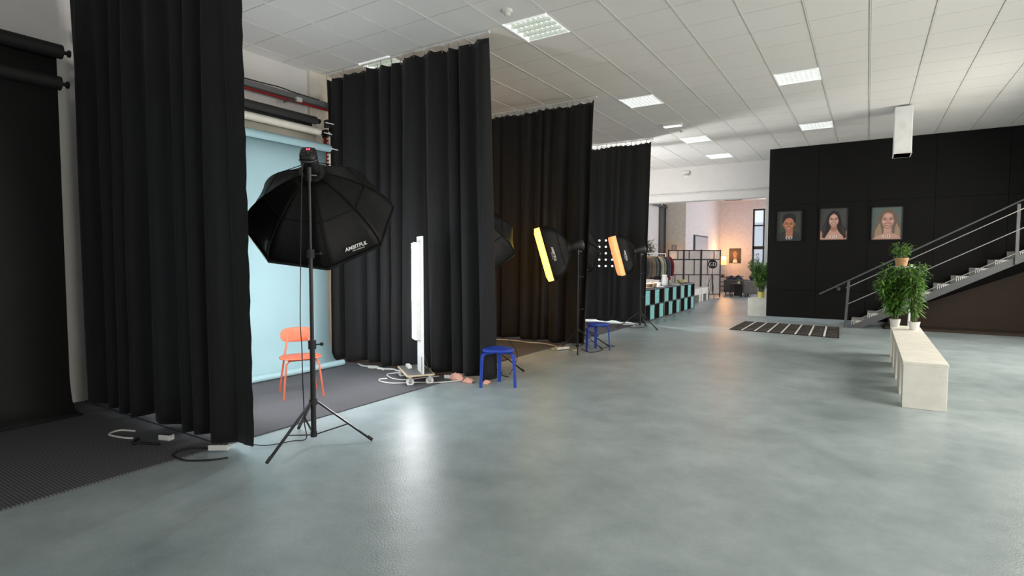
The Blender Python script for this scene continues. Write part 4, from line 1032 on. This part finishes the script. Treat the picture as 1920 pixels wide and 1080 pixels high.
tag(MB().box((-5.35, 26.3, .5), (-4.4, 26.7, .53), 'dark_wood').tube([(-5.33, 26.32, 0), (-5.33, 26.32, .72), (-4.6, 26.32, .72)], .014, 'frame_black', 6).tube([(-5.33, 26.68, 0), (-5.33, 26.68, .5)], .014, 'frame_black', 6).tube([(-4.42, 26.68, 0), (-4.42, 26.68, .5)], .014, 'frame_black', 6).build('armchair_frame'), 'thin-framed low chair before the lounge wall', 'chair')
# a warm lamp hidden by the folding screen, glowing on its upper left pane
t = thing('floor_lamp', 'warm lamp glowing through the upper left pane of the folding screen', 'lamp', (-6.45, 21.85, 0))
MB().lathe((-6.45, 21.9, 0), [(.11, 0), (.11, .02), (.012, .03), (.012, 1.5)], 'black_metal', 16).build('base', t)
MB().lathe((-6.45, 21.9, 0), [(.11, 1.52), (.09, 1.76)], 'shade', 20).build('lamp_shade', t, solid=.003)
pl = bpy.data.lights.new('floor_lamp_bulb', 'POINT'); pl.energy = 40; pl.color = (1, .5, .2); pl.shadow_soft_size = .06
po = bpy.data.objects.new('floor_lamp_bulb', pl); COL.objects.link(po); po.location = (-6.42, 21.93, 1.66)

# ------------------------------------------------------------------ portraits
for nm, c in dict(skin_tan=(.42, .18, .10), skin_fair=(.60, .34, .26), skin_pink=(.58, .33, .26), hair_black=(.012, .010, .010), hair_brown=(.05, .032, .025), hair_blond=(.36, .25, .17), hair_blond_dark=(.17, .115, .085), suit=(.022, .025, .03), bg_olive=(.045, .052, .04), bg_grey=(.055, .055, .055), bg_teal=(.10, .15, .14), lips=(.33, .05, .05), teeth=(.66, .60, .56), brow=(.03, .02, .015), cheek=(.40, .16, .09), bg_far=(.04, .015, .015), skin_far=(.32, .12, .09)).items():
    mat(nm, c, .45)
    if nm.startswith('skin'): mat(nm + '_light', tuple(min(1, q * 1.22) for q in c), .45); mat(nm + '_shade', tuple(q * k for q, k in zip(c, (.66, .58, .55))), .45)
def portrait(cx, cz, w_, h, kind, label, y=15.105, group='portraits on the black wall', name='framed_portrait'):
    t = thing(name, label, 'picture', (cx, y, cz - h / 2), group)
    f = MB(); q = .018
    f.box((cx - w_ / 2, y - .03, cz - h / 2), (cx + w_ / 2, y, cz - h / 2 + q), 'frame_black').box((cx - w_ / 2, y - .03, cz + h / 2 - q), (cx + w_ / 2, y, cz + h / 2), 'frame_black')
    f.box((cx - w_ / 2, y - .03, cz - h / 2), (cx - w_ / 2 + q, y, cz + h / 2), 'frame_black').box((cx + w_ / 2 - q, y - .03, cz - h / 2), (cx + w_ / 2, y, cz + h / 2), 'frame_black')
    f.build('frame', t)
    p = MB(); lay = [0]
    hw, hh = w_ / 2 - q, h / 2 - q
    def clampp(x, z): return (cx + max(-hw, min(hw, x * w_)), y - .004 - .0003 * lay[0], cz + max(-hh, min(hh, z * h)))
    def poly(pts, m): lay[0] += 1; p.add([clampp(*a) for a in pts], [tuple(range(len(pts)))], m)
    def ell(x, z, a, c, m, t0=0, t1=360, n=28): poly([(x + a * math.cos(R(t0 + (t1 - t0) * k / n)), z + c * math.sin(R(t0 + (t1 - t0) * k / n))) for k in range(n + (0 if t1 - t0 == 360 else 1))], m)
    def face(x, z, a, c, sk, lip='lips', smile=1., far=False):
        hi, lo = sk + '_light', sk + '_shade'
        ell(x, z + c * .12, a, c * .88, lo)
        poly([(x - a * .97, z + c * .05), (x - a * .80, z - c * .55), (x - a * .40, z - c * 1.0), (x, z - c * 1.12), (x + a * .40, z - c * 1.0), (x + a * .80, z - c * .55), (x + a * .97, z + c * .05)], lo)
        ell(x + a * .03, z + c * .10, a * .90, c * .82, sk)
        poly([(x - a * .84, z), (x - a * .66, z - c * .55), (x - a * .30, z - c * .95), (x + a * .32, z - c * .95), (x + a * .68, z - c * .55), (x + a * .86, z)], sk)
        ell(x, z + c * .50, a * .52, c * .26, hi); ell(x, z - c * .88, a * .20, c * .10, hi)
        for s in (-1, 1):
            ell(x + s * a * .52, z - c * .20, a * .25, c * .18, hi)
            ell(x + s * a * .42, z + c * .10, a * .27, c * .13, lo)
            poly([(x + s * a * .16, z + c * .24), (x + s * a * .42, z + c * .33), (x + s * a * .74, z + c * .22), (x + s * a * .42, z + c * .26)], 'brow')
            poly([(x + s * a * .24, z + c * .08), (x + s * a * .42, z + c * .135), (x + s * a * .62, z + c * .09), (x + s * a * .42, z + c * .05)], 'brow')
            ell(x + s * a * .50, z + c * .095, a * .035, c * .018, 'teeth')
            poly([(x + s * a * .26, z - c * .26), (x + s * a * .56, z - c * .50), (x + s * a * .52, z - c * .54), (x + s * a * .22, z - c * .32)], lo)
        poly([(x - a * .07, z + c * .18), (x - a * .09, z - c * .16), (x - a * .22, z - c * .27), (x, z - c * .35), (x + a * .22, z - c * .27), (x + a * .03, z - c * .12), (x + a * .0, z + c * .18)], lo)
        ell(x + a * .02, z - c * .10, a * .06, c * .24, hi)
        poly([(x - a * .47, z - c * .48), (x - a * .2, z - c * .47), (x, z - c * .50), (x + a * .2, z - c * .47), (x + a * .47, z - c * .48), (x + a * .27, z - c * .72), (x, z - c * .79), (x - a * .27, z - c * .72)], lip)
        poly([(x - a * .38, z - c * .52), (x, z - c * .54), (x + a * .38, z - c * .52), (x + a * .20, z - c * .65), (x, z - c * .68), (x - a * .20, z - c * .65)], 'teeth')
    if kind == 'man':
        poly([(-.5, -.5), (.5, -.5), (.5, .5), (-.5, .5)], 'bg_olive')
        poly([(-.42, -.5), (-.40, -.26), (-.16, -.15), (.14, -.15), (.38, -.26), (.44, -.5)], 'suit')
        poly([(-.14, -.36), (-.14, -.10), (.15, -.10), (.14, -.36), (0, -.42)], 'skin_tan')
        ell(-.01, .20, .27, .21, 'hair_black'); ell(-.24, .05, .035, .06, 'skin_tan_shade'); ell(.215, .05, .03, .06, 'skin_tan_shade')
        face(-.02, .05, .215, .235, 'skin_tan'); poly([(-.245, .10), (-.28, .28), (-.20, .38), (-.02, .425), (.16, .40), (.25, .30), (.235, .10), (.19, .22), (.10, .285), (-.05, .265), (-.16, .27), (-.20, .20)], 'hair_black')
    elif kind == 'dark_hair':
        poly([(-.5, -.5), (.5, -.5), (.5, .5), (-.5, .5)], 'bg_grey')
        poly([(-.5, -.5), (-.46, -.18), (-.38, -.30), (-.30, -.34), (-.30, -.5)], 'skin_fair'); poly([(.5, -.5), (.48, -.2), (.40, -.26), (.34, -.34), (.36, -.5)], 'skin_fair')
        poly([(-.40, -.40), (-.38, -.1), (-.28, .12), (-.20, .32), (-.02, .43), (.16, .38), (.24, .2), (.30, .0), (.42, -.14), (.44, -.42), (.25, -.48), (-.25, -.48)], 'hair_black')
        poly([(-.40, -.34), (-.34, -.08), (-.24, .14), (-.29, -.1), (-.33, -.34)], 'hair_brown'); poly([(.40, -.34), (.34, -.12), (.25, .10), (.31, -.14), (.35, -.34)], 'hair_brown'); poly([(-.34, -.5), (-.20, -.28), (-.10, -.14), (.12, -.14), (.20, -.26), (.34, -.38), (.36, -.5)], 'skin_fair'); poly([(-.10, -.06), (.12, -.06), (.13, -.20), (.02, -.24), (-.10, -.20)], 'skin_fair_shade')
        face(.0, .13, .19, .21, 'skin_fair')
        poly([(-.21, .10), (-.20, .30), (-.05, .41), (.0, .34), (-.12, .26), (-.17, .12)], 'hair_black'); poly([(.21, .10), (.20, .30), (.05, .41), (.0, .34), (.12, .26), (.17, .12)], 'hair_black')
    elif kind == 'blond':
        poly([(-.5, -.5), (.5, -.5), (.5, .5), (-.5, .5)], 'bg_teal')
        poly([(-.46, -.5), (-.44, -.22), (-.34, .0), (-.28, .22), (-.10, .42), (.14, .43), (.34, .25), (.40, .02), (.50, -.2), (.5, -.5)], 'hair_blond_dark')
        poly([(-.40, -.5), (-.36, -.2), (-.22, .02), (-.16, -.2), (-.12, -.5)], 'hair_blond'); poly([(.44, -.5), (.42, -.2), (.30, .02), (.26, -.2), (.22, -.5)], 'hair_blond')
        poly([(-.5, -.5), (-.3, -.38), (-.1, -.30), (.2, -.30), (.4, -.38), (.5, -.5)], 'skin_pink'); poly([(-.10, -.34), (-.09, -.05), (.15, -.05), (.16, -.34)], 'skin_pink')
        face(.03, .10, .225, .235, 'skin_pink'); poly([(-.20, .05), (-.20, .26), (-.02, .40), (.04, .35), (-.10, .28), (-.16, .10)], 'hair_blond_dark'); poly([(.26, .05), (.27, .26), (.12, .40), (.04, .35), (.17, .28), (.22, .10)], 'hair_blond_dark')
    else:
        poly([(-.5, -.5), (.5, -.5), (.5, .5), (-.5, .5)], 'bg_far')
        poly([(-.34, -.5), (-.30, .0), (-.2, .34), (.0, .44), (.2, .34), (.32, .0), (.36, -.5)], 'hair_black'); poly([(-.12, -.32), (-.1, .0), (.14, .0), (.16, -.32)], 'skin_far')
        face(.0, .10, .19, .21, 'skin_far', far=True); poly([(-.2, -.5), (-.12, -.26), (.14, -.26), (.22, -.5)], 'paper')
    lay[0] += 3
    if kind != 'far': gd(p, (cx + .0, y - .004 - .0003 * lay[0], cz - h * .385), h * .115, (1, 0, 0), (0, 0, 1), (0, -1, 0), 'letter_white')
    p.build('print', t)
portrait(-1.625, 2.30, .545, .73, 'man', 'framed portrait of a smiling short-haired man, leftmost on the black wall')
portrait(-.690, 2.315, .575, .75, 'dark_hair', 'framed portrait of a dark long-haired woman, middle on the black wall')
portrait(.345, 2.30, .59, .745, 'blond', 'framed portrait of a laughing blond woman, rightmost on the black wall')
portrait(-5.33, 1.66, .52, .70, 'far', 'small dark portrait hanging beside the lamp in the lounge', YF - .15, None, 'wall_portrait')

# ------------------------------------------------------------------ striped rug
a, b_, c, d = Vector((-2.43, 12.40, 0)), Vector((-.405, 12.12, 0)), Vector((-.475, 14.05, 0)), Vector((-2.43, 14.20, 0))
def rp_(u_, v): return a.lerp(b_, u_).lerp(d.lerp(c, u_), v)
rb = MB(); th_ = Vector((0, 0, .012)); rb.add([a, b_, c, d, a + th_, b_ + th_, c + th_, d + th_], [(4, 5, 6, 7), (0, 1, 5, 4), (1, 2, 6, 5), (2, 3, 7, 6), (3, 0, 4, 7)], 'rug_brown')
for k in range(1, 8):
    u0 = k / 8 - .009; u1 = k / 8 + .009; z = Vector((0, 0, .0135)); rb.add([rp_(u0, .0) + z, rp_(u1, .0) + z, rp_(u1, 1) + z, rp_(u0, 1) + z], [(0, 1, 2, 3)], 'paper')
for k in range(7):
    v0 = (k + .7) / 7.6; 
    for s in range(8): 
        z = Vector((0, 0, .0132)); rb.add([rp_(s / 8 + .02, v0) + z, rp_((s + 1) / 8 - .02, v0 + .01 * (s % 2)) + z, rp_((s + 1) / 8 - .02, v0 + .022 + .01 * (s % 2)) + z, rp_(s / 8 + .02, v0 + .015) + z], [(0, 1, 2, 3)], 'sofa_grey_light')
tag(rb.build('striped_rug'), 'dark brown rug with seven white stripes before the black wall', 'rug')

# ------------------------------------------------------------------ staircase
t = thing('staircase', 'steel staircase with pale treads climbing right along the black wall', 'stairs', (-.3, 14.5, 0))
sl = .56; N_ = 13
def sx_(i): return -.26 + .295 * i
for y in (14.18, 15.02):
    vs = []; x0, x1 = -.30, XR - .25
    for yy in (y, y + .03):
        vs += [(x0, yy, 0), (x0 + .22, yy, 0), (x1, yy, (x1 - x0 - .22) * sl), (x1, yy, (x1 - x0 - .22) * sl + .15), (x0 + .0, yy, .027)]
    MB().add(vs, [(0, 1, 2, 3, 4), (9, 8, 7, 6, 5), (0, 5, 6, 1), (1, 6, 7, 2), (2, 7, 8, 3), (3, 8, 9, 4), (4, 9, 5, 0)], 'grey_metal').build('stringer', t)
for i in range(N_):
    x = sx_(i); z = .165 * (i + 1)
    if x + .30 > XR - .2: break
    q = MB().box((x, 14.21, z - .035), (x + .30, 15.02, z), 'tread')
    q.box((x, 14.22, z - .165), (x + .012, 15.01, z - .035), 'tread')
    for k in range(10): q.box((x + .004 + .03 * k, 14.205, z - .09), (x + .018 + .03 * k, 14.212, z + .002), 'white_paint')
    q.build('tread', t)
MB().box((.36, 14.3, 0), (XR - .15, 15.0, .05), 'brown_under').build('plinth', t)
MB().add([(.42, 14.9, 0), (XR - .15, 14.9, 0), (XR - .15, 14.9, 1.6), (.42, 14.9, .25)], [(0, 1, 2, 3)], 'brown_under').build('under_panel', t)
t = thing('stair_railing', 'dark metal stair railing with an inclined post and thin rails', 'railing', (-.35, 14.18, 0))
MB().bar((-.37, 14.15, 0), (-.325, 14.15, 1.02), .075, .05, 'grey_metal', up=(1, 0, 0)).build('post', t)
MB().bar((2.4, 14.15, 1.4), (2.4, 14.15, 2.55), .06, .05, 'grey_metal', up=(1, 0, 0)).build('post', t)
for z in (.87, .50):
    MB().tube([(-.37, 14.13, z), (XR - .1, 14.13, z + (XR - .1 + .37) * sl)], .011, 'steel', 8).build('rail', t)
MB().tube([(-.45, 14.15, .02), (-.2, 14.13, .16), (XR - .1, 14.13, .16 + (XR + .1) * sl)], .010, 'steel', 8).build('rail', t)
t = thing('handrail', 'long thin dark handrail rising along the black wall', 'handrail', (-.9, 14.18, .72))
MB().tube([(-.885, 14.18, .715), (XR - .1, 14.18, .715 + (XR - .1 + .885) * .570)], .019, 'grey_metal', 10).build('rail', t)
MB().tube([(-.55, 14.18, .88), (-.55, 14.60, .80), (-.55, 15.1, .80)], .010, 'grey_metal', 8).cyl((-.55, 15.08, .80), (-.55, 15.12, .80), .04, 'grey_metal', 12).build('bracket', t)

for o in bpy.data.objects:
    for k in ('_o', '_p'):
        if k in o.keys(): del o[k]
